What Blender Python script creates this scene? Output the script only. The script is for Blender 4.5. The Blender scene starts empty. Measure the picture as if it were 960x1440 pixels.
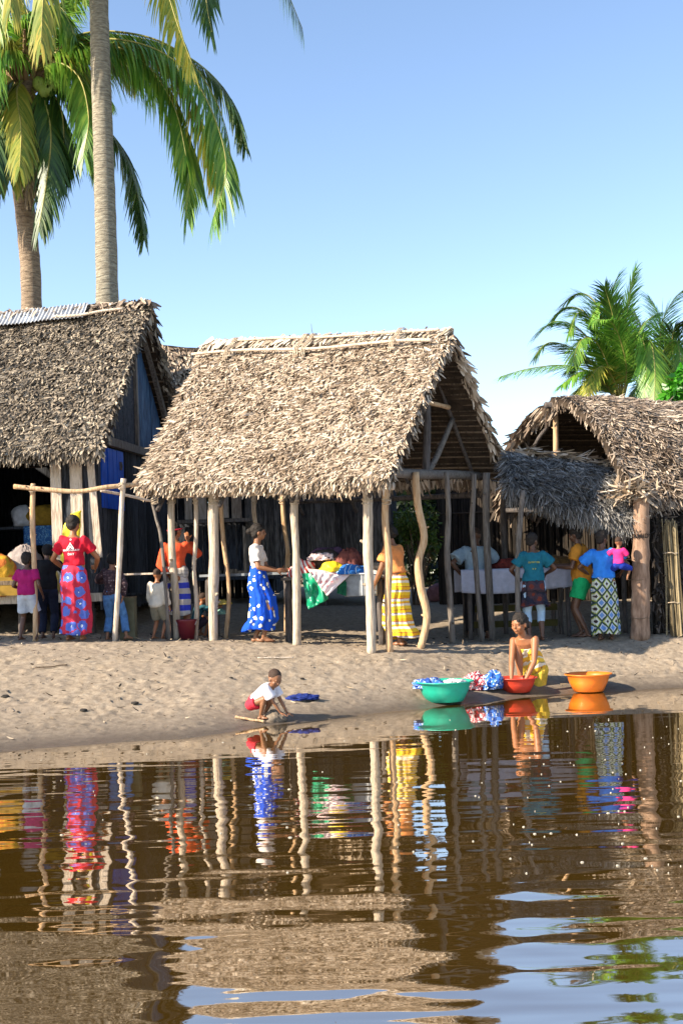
import bpy, bmesh, math, random
import numpy as np
from mathutils import Vector, Matrix, Quaternion, noise as mnoise

R = math.radians
rnd = random.Random(7)
scene = bpy.context.scene
col = scene.collection

# ---------------------------------------------------------------- camera
ROLL = 0.031
HC, F0 = 1.48, 1650.0
cam_d = bpy.data.cameras.new('camera')
cam_d.sensor_fit = 'VERTICAL'
cam_d.sensor_height = 36.0
cam_d.lens = 36.0 * F0 / 1440.0
cam_d.shift_x = -3 / 1440.0
cam_d.shift_y = 95 / 1440.0
cam_d.clip_start = 0.1
cam_d.clip_end = 3000
cam = bpy.data.objects.new('camera', cam_d)
col.objects.link(cam)
cr, sr = math.cos(ROLL), math.sin(ROLL)
cam.matrix_world = Matrix(((cr, sr, 0, 0), (0, 0, -1, 0), (-sr, cr, 0, HC), (0, 0, 0, 1)))
scene.camera = cam

# ---------------------------------------------------------------- world and sun
SUN_EL = R(31)
TRAVEL = Vector((0.885, 0.465, 0)).normalized()          # the way the light travels over the ground
world = bpy.data.worlds.new('World')
scene.world = world
world.use_nodes = True
wn = world.node_tree.nodes
wl = world.node_tree.links
for n in list(wn): wn.remove(n)
wo = wn.new('ShaderNodeOutputWorld')
bg = wn.new('ShaderNodeBackground')
sky = wn.new('ShaderNodeTexSky')
sky.sky_type = 'NISHITA'
sky.sun_disc = False
sky.sun_elevation = SUN_EL
sky.sun_rotation = math.atan2(-TRAVEL.x, -TRAVEL.y)
sky.altitude = 0
sky.air_density = 0.8
sky.dust_density = 0.15
sky.ozone_density = 0.45
bg.inputs['Strength'].default_value = 0.124
wl.new(sky.outputs[0], bg.inputs[0])
wl.new(bg.outputs[0], wo.inputs[0])
sd = bpy.data.lights.new('sun', 'SUN')
sd.energy = 5.0
sd.angle = R(0.55)
sd.color = (1.0, 0.88, 0.70)
so = bpy.data.objects.new('sun', sd)
col.objects.link(so)
sdir = Vector((TRAVEL.x * math.cos(SUN_EL), TRAVEL.y * math.cos(SUN_EL), -math.sin(SUN_EL)))
so.rotation_euler = sdir.to_track_quat('-Z', 'Y').to_euler()
so.location = (-20, -15, 25)
scene.view_settings.view_transform = 'Standard'
scene.view_settings.look = 'None'
scene.view_settings.exposure = 1.33
scene.view_settings.gamma = 1.0
scene.view_settings.use_curve_mapping = False
scene.render.engine = 'CYCLES'
scene.cycles.max_bounces = 6
scene.cycles.diffuse_bounces = 2
scene.cycles.glossy_bounces = 3
scene.cycles.transmission_bounces = 3
scene.cycles.transparent_max_bounces = 4

# ---------------------------------------------------------------- places
def at(x, y, Y):
    """world point seen at photo pixel (x, y) at distance Y"""
    u, v = x - 480, y - 720
    ul = u * cr - v * sr
    vl = u * sr + v * cr
    return Vector((ul / F0 * Y, Y, HC - (vl - 95) / F0 * Y))

def interp(x, xs, ys):
    return float(np.interp(x, xs, ys))

SHX = np.array([-400, -12, -6, -3.14, -1.6, -.66, .08, 1.1, 2.1, 2.95, 4.17, 8, 14, 400.])
SHY = np.array([6., 8.2, 9.7, 10.75, 11.3, 12.2, 12.6, 13.45, 14.1, 14.35, 14.65, 15.6, 16.5, 20.])
PX = np.array([-400, -7, -3.5, -2.3, -1, .4, 1.5, 2.2, 4.2, 8, 400.])
PZ = np.array([.9, .9, .80, .74, .68, .60, .56, .54, .56, .6, .6])

def sstep(t):
    t = np.clip(t, 0, 1)
    return t * t * (3 - 2 * t)

def gbase(X, Y):
    X = np.asarray(X, float); Y = np.asarray(Y, float)
    ys = np.interp(X, SHX, SHY) + .05 * np.sin(X * 2.3 + 1) + .03 * np.sin(X * 5.1)
    yp = np.maximum(15.0, ys + 2.0)
    p = np.interp(X, PX, PZ)
    t = (Y - ys) / (yp - ys)
    up = p * (.5 * np.clip(t, 0, 1) + .5 * sstep(t))
    up = up + .42 * sstep((Y - 17.2) / 4.0) + .25 * sstep((Y - 21) / 6.0) + .3 * sstep((Y - 27) / 30)
    dn = np.maximum(-1.3, (Y - ys) * .13)
    return np.where(t > 0, up, dn)

def gz(X, Y): return float(gbase(X, Y))

def foot(x, Y, y=890):
    p = at(x, y, Y)
    return Vector((p.x, Y, gz(p.x, Y)))

# ---------------------------------------------------------------- object helpers
def tag(o, label=None, cat=None, group=None, kind=None):
    if label: o['label'] = label
    if cat: o['category'] = cat
    if group: o['group'] = group
    if kind: o['kind'] = kind
    return o

def empty(name, loc, label, cat, rz=0, group=None):
    o = bpy.data.objects.new(name, None)
    o.empty_display_size = .2
    o.location = loc
    o.rotation_euler = (0, 0, rz)
    col.objects.link(o)
    return tag(o, label, cat, group)

def fast_mesh(name, V, Fq):
    """V (n,3), Fq (m,4) or (m,3) arrays"""
    me = bpy.data.meshes.new(name)
    V = np.ascontiguousarray(V, np.float32); Fq = np.ascontiguousarray(Fq, np.int32)
    k = Fq.shape[1]
    me.vertices.add(len(V)); me.vertices.foreach_set('co', V.ravel())
    me.loops.add(Fq.size); me.loops.foreach_set('vertex_index', Fq.ravel())
    me.polygons.add(len(Fq))
    me.polygons.foreach_set('loop_start', np.arange(0, Fq.size, k, dtype=np.int32))
    me.update(calc_edges=True)
    me.validate()
    return me

def link(name, me, mats, parent=None, world=False, smooth=False):
    o = bpy.data.objects.new(name, me)
    if not isinstance(mats, (list, tuple)): mats = [mats]
    me.materials.clear()
    for m in mats: me.materials.append(m)
    if smooth:
        me.polygons.foreach_set('use_smooth', [True] * len(me.polygons))
    if parent is not None:
        o.parent = parent
        if world:
            q = parent
            off = Vector((0, 0, 0))
            while q is not None:
                off += q.location
                q = q.parent
            o.location = -off
    col.objects.link(o)
    return o

class MB:
    def __init__(s): s.v = []; s.f = []; s.m = []
    def add(s, vs, fs, mi=0):
        b = len(s.v)
        s.v += [tuple(p) for p in vs]
        s.f += [tuple(i + b for i in f) for f in fs]
        s.m += [mi] * len(fs)
    def box(s, c, d, rot=None, mi=0):
        c = Vector(c); vs = []
        for i in (-1, 1):
            for j in (-1, 1):
                for k in (-1, 1):
                    p = Vector((i * d[0] / 2, j * d[1] / 2, k * d[2] / 2))
                    if rot is not None: p = rot @ p
                    vs.append(c + p)
        s.add(vs, [(0, 1, 3, 2), (4, 6, 7, 5), (0, 4, 5, 1), (2, 3, 7, 6), (0, 2, 6, 4), (1, 5, 7, 3)], mi)
    def beam(s, p0, p1, w, h, up=(0, 0, 1), mi=0):
        p0 = Vector(p0); p1 = Vector(p1); d = p1 - p0
        L = d.length; d.normalize(); u = Vector(up)
        r = d.cross(u)
        if r.length < 1e-4: r = d.cross(Vector((0, 1, 0)))
        r.normalize(); u = r.cross(d)
        rot = Matrix((d, r, u)).transposed()
        s.box((p0 + p1) / 2, (L, w, h), rot, mi)
    def tube(s, path, rad, n=8, caps=True, mi=0, ref=None):
        path = [Vector(p) for p in path]
        if not isinstance(rad, (list, tuple)): rad = [rad] * len(path)
        rings = []
        up = Vector((0.31, .22, .92)) if ref is None else Vector(ref)
        t0 = (path[1] - path[0]).normalized()
        if abs(t0.dot(up)) > .95: up = Vector((1, .1, .05))
        a = (up - t0 * up.dot(t0)).normalized()
        for i, p in enumerate(path):
            q = path[min(i + 1, len(path) - 1)] - path[max(i - 1, 0)]
            t = q.normalized() if q.length > 1e-9 else t0
            a = (a - t * a.dot(t)).normalized()
            b = t.cross(a)
            rings.append([p + (a * math.cos(2 * math.pi * k / n) + b * math.sin(2 * math.pi * k / n)) * rad[i] for k in range(n)])
        s.rings(rings, caps, mi)
    def rings(s, rings, caps=True, mi=0, closed=True):
        n = len(rings[0]); vs = [p for r in rings for p in r]; fs = []
        for i in range(len(rings) - 1):
            for k in range(n if closed else n - 1):
                k2 = (k + 1) % n
                fs.append((i * n + k, i * n + k2, (i + 1) * n + k2, (i + 1) * n + k))
        if caps:
            fs.append(tuple(range(n))[::-1]); b = (len(rings) - 1) * n
            fs.append(tuple(b + k for k in range(n)))
        s.add(vs, fs, mi)
    def ell(s, c, rad, rot=None, nu=14, nv=9, mi=0):
        c = Vector(c); vs = []; fs = []
        for j in range(nv + 1):
            th = math.pi * j / nv
            for i in range(nu):
                ph = 2 * math.pi * i / nu
                p = Vector((math.sin(th) * math.cos(ph) * rad[0], math.sin(th) * math.sin(ph) * rad[1], math.cos(th) * rad[2]))
                if rot is not None: p = rot @ p
                vs.append(c + p)
        for j in range(nv):
            for i in range(nu):
                i2 = (i + 1) % nu
                if j == 0: fs.append((i, nu + i, nu + i2))
                elif j == nv - 1: fs.append((j * nu + i, (j + 1) * nu + i, j * nu + i2))
                else: fs.append((j * nu + i, (j + 1) * nu + i, (j + 1) * nu + i2, j * nu + i2))
        s.add(vs, fs, mi)
    def cap(s, p0, r0, p1, r1, n=10, round0=True, round1=True):
        s.tube([p0, p1], [r0, r1], n)
        if round0: s.ell(p0, (r0,) * 3, nu=n, nv=6)
        if round1: s.ell(p1, (r1,) * 3, nu=n, nv=6)
    def mesh(s, name):
        me = bpy.data.meshes.new(name)
        me.from_pydata(s.v, [], s.f)
        me.update()
        if s.m: me.polygons.foreach_set('material_index', s.m)
        return me
    def build(s, name, mats, parent=None, world=False, smooth=False):
        return link(name, s.mesh(name), mats, parent, world, smooth)

def grid(fn, nu, nv):
    """V,F of a parametric sheet fn(u,v) over numpy arrays"""
    U, W = np.meshgrid(np.linspace(0, 1, nu), np.linspace(0, 1, nv), indexing='ij')
    V = fn(U, W).reshape(-1, 3)
    i, j = np.meshgrid(np.arange(nu - 1), np.arange(nv - 1), indexing='ij')
    a = (i * nv + j).ravel()
    return V, np.stack([a, a + nv, a + nv + 1, a + 1], 1)

def vnoise(P, seed, scale):
    """value noise, P (...,2)"""
    g = np.random.RandomState(seed).rand(256, 256)
    Q = np.asarray(P) * scale
    i = np.floor(Q).astype(int); f = Q - i; f = f * f * (3 - 2 * f)
    a = g[i[..., 0] % 256, i[..., 1] % 256]; b = g[(i[..., 0] + 1) % 256, i[..., 1] % 256]
    c = g[i[..., 0] % 256, (i[..., 1] + 1) % 256]; d = g[(i[..., 0] + 1) % 256, (i[..., 1] + 1) % 256]
    return (a * (1 - f[..., 0]) + b * f[..., 0]) * (1 - f[..., 1]) + (c * (1 - f[..., 0]) + d * f[..., 0]) * f[..., 1] - .5

# ---------------------------------------------------------------- materials
MATS = {}
def new_mat(name):
    m = bpy.data.materials.new(name); m.use_nodes = True
    nt = m.node_tree
    bs = nt.nodes['Principled BSDF']
    return m, nt, bs

def ramp(nt, fac, stops, interp_='LINEAR'):
    r = nt.nodes.new('ShaderNodeValToRGB')
    r.color_ramp.interpolation = interp_
    e = r.color_ramp.elements
    while len(e) > 1: e.remove(e[-1])
    e[0].position = stops[0][0]; e[0].color = (*stops[0][1], 1)
    for p, c in stops[1:]:
        q = e.new(p); q.color = (*c, 1)
    nt.links.new(fac, r.inputs[0])
    return r.outputs[0]

def coords(nt, scale=(1, 1, 1), rot=(0, 0, 0), kind='Object'):
    t = nt.nodes.new('ShaderNodeTexCoord')
    mp = nt.nodes.new('ShaderNodeMapping')
    mp.inputs['Scale'].default_value = scale
    mp.inputs['Rotation'].default_value = rot
    nt.links.new(t.outputs[kind], mp.inputs[0])
    return mp.outputs[0]

def noise_n(nt, vec, scale, detail=4, rough=.6):
    n = nt.nodes.new('ShaderNodeTexNoise')
    n.inputs['Scale'].default_value = scale
    n.inputs['Detail'].default_value = detail
    n.inputs['Roughness'].default_value = rough
    nt.links.new(vec, n.inputs['Vector'])
    return n.outputs['Fac']

def mathn(nt, op, a, b=None, c=None):
    n = nt.nodes.new('ShaderNodeMath'); n.operation = op
    for i, q in enumerate((a, b, c)):
        if q is None: continue
        if isinstance(q, (int, float)): n.inputs[i].default_value = q
        else: nt.links.new(q, n.inputs[i])
    return n.outputs[0]

def mixc(nt, fac, a, b, mode='MIX'):
    n = nt.nodes.new('ShaderNodeMix'); n.data_type = 'RGBA'; n.blend_type = mode
    for s, q in ((0, fac), (6, a), (7, b)):
        if isinstance(q, (int, float)): n.inputs[s].default_value = q
        elif isinstance(q, tuple): n.inputs[s].default_value = (*q, 1)
        else: nt.links.new(q, n.inputs[s])
    return n.outputs[2]

def bump(nt, bs, h, strength, dist=.02):
    b = nt.nodes.new('ShaderNodeBump')
    b.inputs['Strength'].default_value = strength
    b.inputs['Distance'].default_value = dist
    nt.links.new(h, b.inputs['Height'])
    nt.links.new(b.outputs[0], bs.inputs['Normal'])

def island(nt):
    return nt.nodes.new('ShaderNodeNewGeometry').outputs['Random Per Island']

def m_noise(name, stops, scale=6, stretch=(1, 1, 1), rough=.85, bs_=.4, bd=.01, detail=5, isl=0.0, spec=.3, rot=(0, 0, 0)):
    m, nt, bs = new_mat(name)
    v = coords(nt, stretch, rot)
    f = noise_n(nt, v, scale, detail)
    if isl:
        i = island(nt)
        f2 = mathn(nt, 'MULTIPLY_ADD', mathn(nt, 'SUBTRACT', i, .5), isl, f)
    else: f2 = f
    c = ramp(nt, f2, stops)
    nt.links.new(c, bs.inputs['Base Color'])
    bs.inputs['Roughness'].default_value = rough
    bs.inputs['Specular IOR Level'].default_value = spec
    if bs_: bump(nt, bs, f, bs_, bd)
    return m

def cloth(name, c, var=.25, rough=.9, scale=14):
    a = tuple(x * (1 - var) for x in c); b = tuple(min(1, x * (1 + var)) for x in c)
    m, nt, bs = new_mat(name)
    v = coords(nt)
    f = noise_n(nt, v, scale, 3)
    nt.links.new(ramp(nt, f, [(.3, a), (.7, b)]), bs.inputs['Base Color'])
    bs.inputs['Roughness'].default_value = rough
    bs.inputs['Specular IOR Level'].default_value = .2
    bump(nt, bs, noise_n(nt, v, 9, 2), .5, .03)
    return m

def stripes(name, period, stops, axis='Z', rot=(0, 0, 0), wob=.02, rough=.85):
    m, nt, bs = new_mat(name)
    v = coords(nt, (1, 1, 1), rot)
    sx = nt.nodes.new('ShaderNodeSeparateXYZ'); nt.links.new(v, sx.inputs[0])
    n = noise_n(nt, v, 5, 2)
    z = mathn(nt, 'MULTIPLY_ADD', n, wob, sx.outputs[axis])
    fr = mathn(nt, 'FRACT', mathn(nt, 'DIVIDE', z, period))
    nt.links.new(ramp(nt, fr, stops, 'CONSTANT'), bs.inputs['Base Color'])
    bs.inputs['Roughness'].default_value = rough
    bs.inputs['Specular IOR Level'].default_value = .2
    bump(nt, bs, noise_n(nt, v, 9, 2), .5, .03)
    return m

def patchy(name, scale, stops, stretch=(1, 1, 1), dist=1.5):
    m, nt, bs = new_mat(name)
    v = coords(nt, stretch)
    n = nt.nodes.new('ShaderNodeTexNoise'); n.inputs['Scale'].default_value = scale; n.inputs['Detail'].default_value = 1.5; n.inputs['Distortion'].default_value = dist
    nt.links.new(v, n.inputs['Vector'])
    nt.links.new(ramp(nt, n.outputs['Fac'], stops, 'CONSTANT'), bs.inputs['Base Color'])
    bs.inputs['Roughness'].default_value = .8
    bump(nt, bs, noise_n(nt, v, 22, 3), .6, .02)
    return m

def spots(name, scale, stops, rough=.85, rand=.7, ncol=None):
    """flower print: rings round voronoi centres"""
    m, nt, bs = new_mat(name)
    v = coords(nt)
    vo = nt.nodes.new('ShaderNodeTexVoronoi')
    vo.inputs['Scale'].default_value = scale
    vo.inputs['Randomness'].default_value = rand
    nt.links.new(v, vo.inputs['Vector'])
    n = noise_n(nt, v, scale * 4, 1)
    d = mathn(nt, 'MULTIPLY_ADD', mathn(nt, 'SUBTRACT', n, .5), .35, vo.outputs['Distance'])
    nt.links.new(ramp(nt, d, stops, 'CONSTANT'), bs.inputs['Base Color'])
    bs.inputs['Roughness'].default_value = rough
    bs.inputs['Specular IOR Level'].default_value = .2
    bump(nt, bs, noise_n(nt, v, 9, 2), .5, .03)
    return m

def plastic(name, c, rough=.35):
    m, nt, bs = new_mat(name)
    v = coords(nt)
    f = noise_n(nt, v, 9, 5)
    nt.links.new(ramp(nt, f, [(.3, tuple(x * .8 for x in c)), (.65, c)]), bs.inputs['Base Color'])
    nt.links.new(ramp(nt, f, [(.3, (rough + .25,) * 3), (.7, (rough,) * 3)]), bs.inputs['Roughness'])
    return m

# weathered woods
M = MATS
def wood(name, dark, mid, light, isl=.35):
    return m_noise(name, [(.22, dark), (.42, mid), (.62, light), (.72, mid), (.85, dark)], 5, (8, 8, .9), .9, .9, .02, 7, isl)
M['post'] = wood('weathered_post_wood', (.13, .09, .06), (.36, .28, .20), (.55, .45, .35))
M['post_warm'] = wood('warm_pole_wood', (.16, .09, .04), (.42, .25, .13), (.58, .40, .24))
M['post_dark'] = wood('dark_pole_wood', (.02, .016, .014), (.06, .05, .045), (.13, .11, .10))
M['post_grey_shaded'] = wood('shade_grey_pole_wood', (.035, .028, .022), (.10, .082, .068), (.20, .17, .145))  # grey wood darkened further, shade put into its colour
M['plank_shade_dark'] = wood('shade_dark_plank_wood', (.006, .007, .009), (.024, .026, .032), (.06, .066, .08), .5)  # roof and indoor shade is mixed into this board tone
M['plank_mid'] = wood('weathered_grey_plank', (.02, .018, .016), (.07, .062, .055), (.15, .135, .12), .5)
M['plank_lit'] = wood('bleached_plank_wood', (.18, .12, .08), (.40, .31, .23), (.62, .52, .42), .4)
M['plank_blue'] = m_noise('blue_painted_planks', [(.2, (.01, .03, .07)), (.5, (.015, .06, .16)), (.75, (.06, .14, .25))], 5, (7, 7, 1), .7, .5, .01, 6, .3)
M['blue_paint'] = m_noise('bright_blue_paint', [(.25, (.004, .03, .22)), (.55, (.008, .07, .45)), (.8, (.02, .12, .55))], 4, (6, 6, 1), .55, .4, .006, 5, .2)
M['earth_and_shade'] = m_noise('earth_and_shade_dark', [(.3, (.012, .010, .009)), (.7, (.03, .025, .02))], 5)  # dirt colour on the clods; paints shade on inner wall and backings
def thatch_mat(name, stops, sc=2.2, isl=1.0):
    m, nt, bs = new_mat(name)
    i = island(nt)
    v = coords(nt)
    n = noise_n(nt, v, sc, 4)
    f = mathn(nt, 'ADD', mathn(nt, 'MULTIPLY', i, isl), mathn(nt, 'MULTIPLY', mathn(nt, 'SUBTRACT', n, .5), 1.0))
    nt.links.new(ramp(nt, f, stops), bs.inputs['Base Color'])
    bs.inputs['Roughness'].default_value = .8
    bs.inputs['Specular IOR Level'].default_value = .25
    return m
M['thatch_tan'] = thatch_mat('tan_palm_thatch', [(0, (.11, .075, .048)), (.25, (.28, .205, .14)), (.6, (.45, .35, .255)), (1, (.66, .55, .43))])
M['thatch_grey'] = thatch_mat('grey_palm_thatch', [(0, (.055, .045, .035)), (.35, (.15, .12, .09)), (.7, (.27, .22, .165)), (1, (.42, .35, .26))])
M['thatch_right'] = thatch_mat('brown_palm_thatch', [(0, (.08, .055, .04)), (.35, (.21, .155, .115)), (.7, (.36, .28, .21)), (1, (.55, .45, .35))])
M['thatch_shade_grey'] = thatch_mat('shade_grey_palm_thatch', [(0, (.04, .036, .032)), (.4, (.15, .14, .13)), (1, (.36, .34, .32))])  # greyed and dimmed to hold the shade falling on the awning
M['thatch_under'] = m_noise('shade_dark_thatch_underside', [(.25, (.012, .008, .005)), (.6, (.05, .034, .022)), (.85, (.10, .07, .045))], 9, (1, 1, 1), .95, .8, .02, 5)  # brown lowered to deepen the shade below the thatch
M['thatch_base'] = m_noise('thatch_bed', [(.25, (.03, .02, .014)), (.7, (.13, .095, .065))], 14, (1, 1, 1), .95, .8, .02, 5)
M['batten'] = wood('batten_wood', (.03, .02, .012), (.10, .07, .045), (.20, .14, .09))
M['metal'] = m_noise('bleached_corrugated_iron', [(.3, (.28, .27, .27)), (.55, (.50, .51, .53)), (.8, (.66, .68, .70))], 3, (1, 1, 1), .45, .1, .005)
M['zinc'] = m_noise('dull_zinc', [(.3, (.10, .11, .12)), (.7, (.26, .28, .30))], 5, (1, 1, 1), .4, .3, .01)
M['rope'] = m_noise('bark_rope', [(.3, (.3, .22, .14)), (.7, (.6, .5, .38))], 20)
# ================================================================ ground
def axis(lo, a, b, hi, step, grow=1.18):
    mid = list(np.arange(a, b + 1e-6, step))
    out = []; x = a; s = step
    while x > lo:
        s *= grow; x -= s; out.append(max(x, lo))
    left = out[::-1]; out = []; x = mid[-1]; s = step
    while x < hi:
        s *= grow; x += s; out.append(min(x, hi))
    return np.array(left + mid + out)
gx = axis(-400, -5.6, 6.4, 400, .035)
gy = axis(-60, 9.8, 18.6, 600, .035)
GX, GY = np.meshgrid(gx, gy, indexing='ij')
GZ = gbase(GX, GY)
PP = np.stack([GX, GY], -1)
near = (1 - sstep((GY - 30) / 20)) * (GZ > .0)
dist = GY - np.interp(GX, SHX, SHY)
dry = sstep((dist - .25) / 1.2) * near
rough = vnoise(PP, 1, .9) * .02 + vnoise(PP, 2, 3.1) * .010 + vnoise(PP, 3, 7.5) * .011 + vnoise(PP, 4, 17) * .014 + vnoise(PP, 6, 28) * .008 - .012
GZ = GZ + dry * rough + (1 - dry) * near * vnoise(PP, 8, 2.4) * .012
rs = np.random.RandomState(5)
for k in range(2600):                                   # footprints
    fx, fy = rs.uniform(-5.5, 6.3), rs.uniform(10.8, 18.5)
    if fy - np.interp(fx, SHX, SHY) < .35: continue
    i0, i1 = np.searchsorted(gx, [fx - .3, fx + .3]); j0, j1 = np.searchsorted(gy, [fy - .3, fy + .3])
    ang = rs.uniform(0, 3.14); ca, sa = math.cos(ang), math.sin(ang)
    dx = GX[i0:i1, j0:j1] - fx; dy = GY[i0:i1, j0:j1] - fy
    a = (dx * ca + dy * sa) / rs.uniform(.05, .11); b = (-dx * sa + dy * ca) / rs.uniform(.025, .05)
    r2 = a * a + b * b
    GZ[i0:i1, j0:j1] += rs.uniform(.005, .015) * (-np.exp(-r2) + .6 * np.exp(-(np.sqrt(r2) - 1.6) ** 2 * 3))
nx, ny = len(gx), len(gy)
ii, jj = np.meshgrid(np.arange(nx - 1), np.arange(ny - 1), indexing='ij')
a = (ii * ny + jj).ravel()
me = fast_mesh('ground', np.stack([GX, GY, GZ], -1).reshape(-1, 3), np.stack([a, a + ny, a + ny + 1, a + 1], 1))
m, nt, bs = new_mat('river_sand')
v = coords(nt)
geo = nt.nodes.new('ShaderNodeNewGeometry')
sx = nt.nodes.new('ShaderNodeSeparateXYZ'); nt.links.new(geo.outputs['Position'], sx.inputs[0])
n1 = noise_n(nt, v, 1.3, 5); n2 = noise_n(nt, v, 14, 6, .7); n3 = noise_n(nt, v, 90, 4, .8)
dryc = ramp(nt, n2, [(.25, (.125, .09, .06)), (.42, (.245, .19, .133)), (.58, (.34, .27, .195)), (.8, (.48, .395, .30))])
dryc = mixc(nt, ramp(nt, n1, [(.35, (0, 0, 0)), (.7, (.5, .5, .5))]), dryc, (.20, .16, .125))
speck = ramp(nt, n3, [(.62, (0, 0, 0)), (.68, (1, 1, 1))])
dryc = mixc(nt, mathn(nt, 'MULTIPLY', speck, .75), dryc, (.07, .045, .03))
zz = mathn(nt, 'MULTIPLY_ADD', mathn(nt, 'SUBTRACT', n1, .5), .10, sx.outputs['Z'])
wet = ramp(nt, mathn(nt, 'MULTIPLY', zz, 5.0), [(.06, (0, 0, 0)), (.35, (.45, .45, .45)), (.8, (.8, .8, .8)), (1, (1, 1, 1))])
wetc = ramp(nt, n2, [(.3, (.085, .066, .05)), (.7, (.135, .108, .083))])
c = mixc(nt, wet, wetc, dryc)
nt.links.new(c, bs.inputs['Base Color'])
nt.links.new(ramp(nt, mathn(nt, 'MULTIPLY', zz, 5.0), [(.0, (.35,) * 3), (.5, (.95,) * 3)]), bs.inputs['Roughness'])
bs.inputs['Specular IOR Level'].default_value = .3
bump(nt, bs, mathn(nt, 'ADD', n2, mathn(nt, 'MULTIPLY', n3, .5)), .6, .02)
M['sand'] = m
tag(link('ground', me, m, smooth=True), kind='structure')

# ================================================================ water
m, nt, bs = new_mat('brown_river_water')
v1 = coords(nt, (.6, 3.7, 1), (0, 0, .03)); v2 = coords(nt, (2.4, 4.2, 1), (0, 0, .2)); v3 = coords(nt, (.25, 1.2, 1), (0, 0, -.06)); v4 = coords(nt, (1.5, 10, 1))
a1 = noise_n(nt, v1, 1.0, 1, .3); a2 = noise_n(nt, v2, 1.0, 1, .3); a3 = noise_n(nt, v3, 1.0, 1, .3); a4 = noise_n(nt, v4, 1.0, 1, .3)
sx = nt.nodes.new('ShaderNodeSeparateXYZ'); nt.links.new(nt.nodes.new('ShaderNodeNewGeometry').outputs['Position'], sx.inputs[0])
calm = ramp(nt, mathn(nt, 'DIVIDE', sx.outputs['Y'], 16.0), [(.25, (1, 1, 1)), (.50, (.62, .62, .62)), (.68, (.16, .16, .16)), (.9, (.10, .10, .10))])
h = mathn(nt, 'ADD', mathn(nt, 'MULTIPLY', a1, .0098), mathn(nt, 'ADD', mathn(nt, 'MULTIPLY', a2, .0062), mathn(nt, 'MULTIPLY_ADD', a4, .0014, mathn(nt, 'MULTIPLY', a3, .0085))))
h = mathn(nt, 'MULTIPLY', h, calm)
b = nt.nodes.new('ShaderNodeBump'); b.inputs['Strength'].default_value = 1; b.inputs['Distance'].default_value = 1
nt.links.new(h, b.inputs['Height']); nt.links.new(b.outputs[0], bs.inputs['Normal'])
bs.inputs['Base Color'].default_value = (.070, .038, .006, 1)
bs.inputs['Roughness'].default_value = .025
bs.inputs['IOR'].default_value = 1.5
bs.inputs['Specular IOR Level'].default_value = .5
bs.inputs['Specular Tint'].default_value = (1, .93, .80, 1)
gl = nt.nodes.new('ShaderNodeBsdfGlossy'); gl.inputs['Color'].default_value = (.97, .93, .88, 1); gl.inputs['Roughness'].default_value = .02
nt.links.new(b.outputs[0], gl.inputs['Normal'])
mxs = nt.nodes.new('ShaderNodeMixShader'); mxs.inputs[0].default_value = .5
nt.links.new(bs.outputs[0], mxs.inputs[1]); nt.links.new(gl.outputs[0], mxs.inputs[2])
nt.links.new(mxs.outputs[0], nt.nodes['Material Output'].inputs[0])
w = MB(); w.add([(-400, -55, 0), (400, -55, 0), (400, 40, 0), (-400, 40, 0)], [(0, 1, 2, 3)])
tag(w.build('river', m), kind='structure')

# foam flecks on the water
fm = cloth('foam_white', (.38, .35, .29), .1, .8)
mb = MB()
for k in range(130):
    px = rnd.uniform(0, 960) if rnd.random() < .45 else rnd.gauss(800, 130); py = rnd.uniform(1010, 1230)
    Y = HC * F0 / max(30, (px - 480) * sr + (py - 720) * cr - 95)
    X = at(px, py, Y).x
    if Y > np.interp(X, SHX, SHY) - .35: continue
    s = rnd.choice([.0015, .002, .003, .004]); n = 6; e = rnd.uniform(1.5, 3.2)
    ph = rnd.random() * 3
    top = [(X + s * e * math.cos(ph + k2 * 2 * math.pi / n) * rnd.uniform(.7, 1.2), Y + s * math.sin(ph + k2 * 2 * math.pi / n), .002) for k2 in range(n)]
    mb.rings([[Vector((p[0], p[1], -.002)) for p in top], [Vector(p) for p in top], [Vector((X + (p[0] - X) * .6, Y + (p[1] - Y) * .6, .006)) for p in top]])
tag(mb.build('foam', fm), kind='stuff')

# ================================================================ thatch
def leaves_mesh(B, D, Nn, L, W, lift, curl, roll, taper=.35, segs=2):
    """strips: base B, direction D, normal Nn (n,3); L,W,lift,curl,roll (n)"""
    n = len(B)
    S = np.cross(D, Nn); S /= np.linalg.norm(S, axis=1, keepdims=True) + 1e-9
    N2 = np.cross(S, D)
    S = S * np.cos(roll)[:, None] + N2 * np.sin(roll)[:, None]
    V = np.empty((n, (segs + 1) * 2, 3))
    ws = np.interp(np.linspace(0, 1, segs + 1), [0, .5, 1], [.75, 1, taper])
    for k in range(segs + 1):
        t = k / segs
        P = B + D * (L * t)[:, None] + N2 * (L * (lift * t + curl * t * t))[:, None]
        V[:, 2 * k] = P - S * (W * ws[k] / 2)[:, None]
        V[:, 2 * k + 1] = P + S * (W * ws[k] / 2)[:, None]
    base = (np.arange(n) * (segs + 1) * 2)[:, None]
    F = np.concatenate([base + np.array([[2 * k, 2 * k + 1, 2 * k + 3, 2 * k + 2]]) for k in range(segs)], 1).reshape(-1, 4)
    return V.reshape(-1, 3), F

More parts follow.
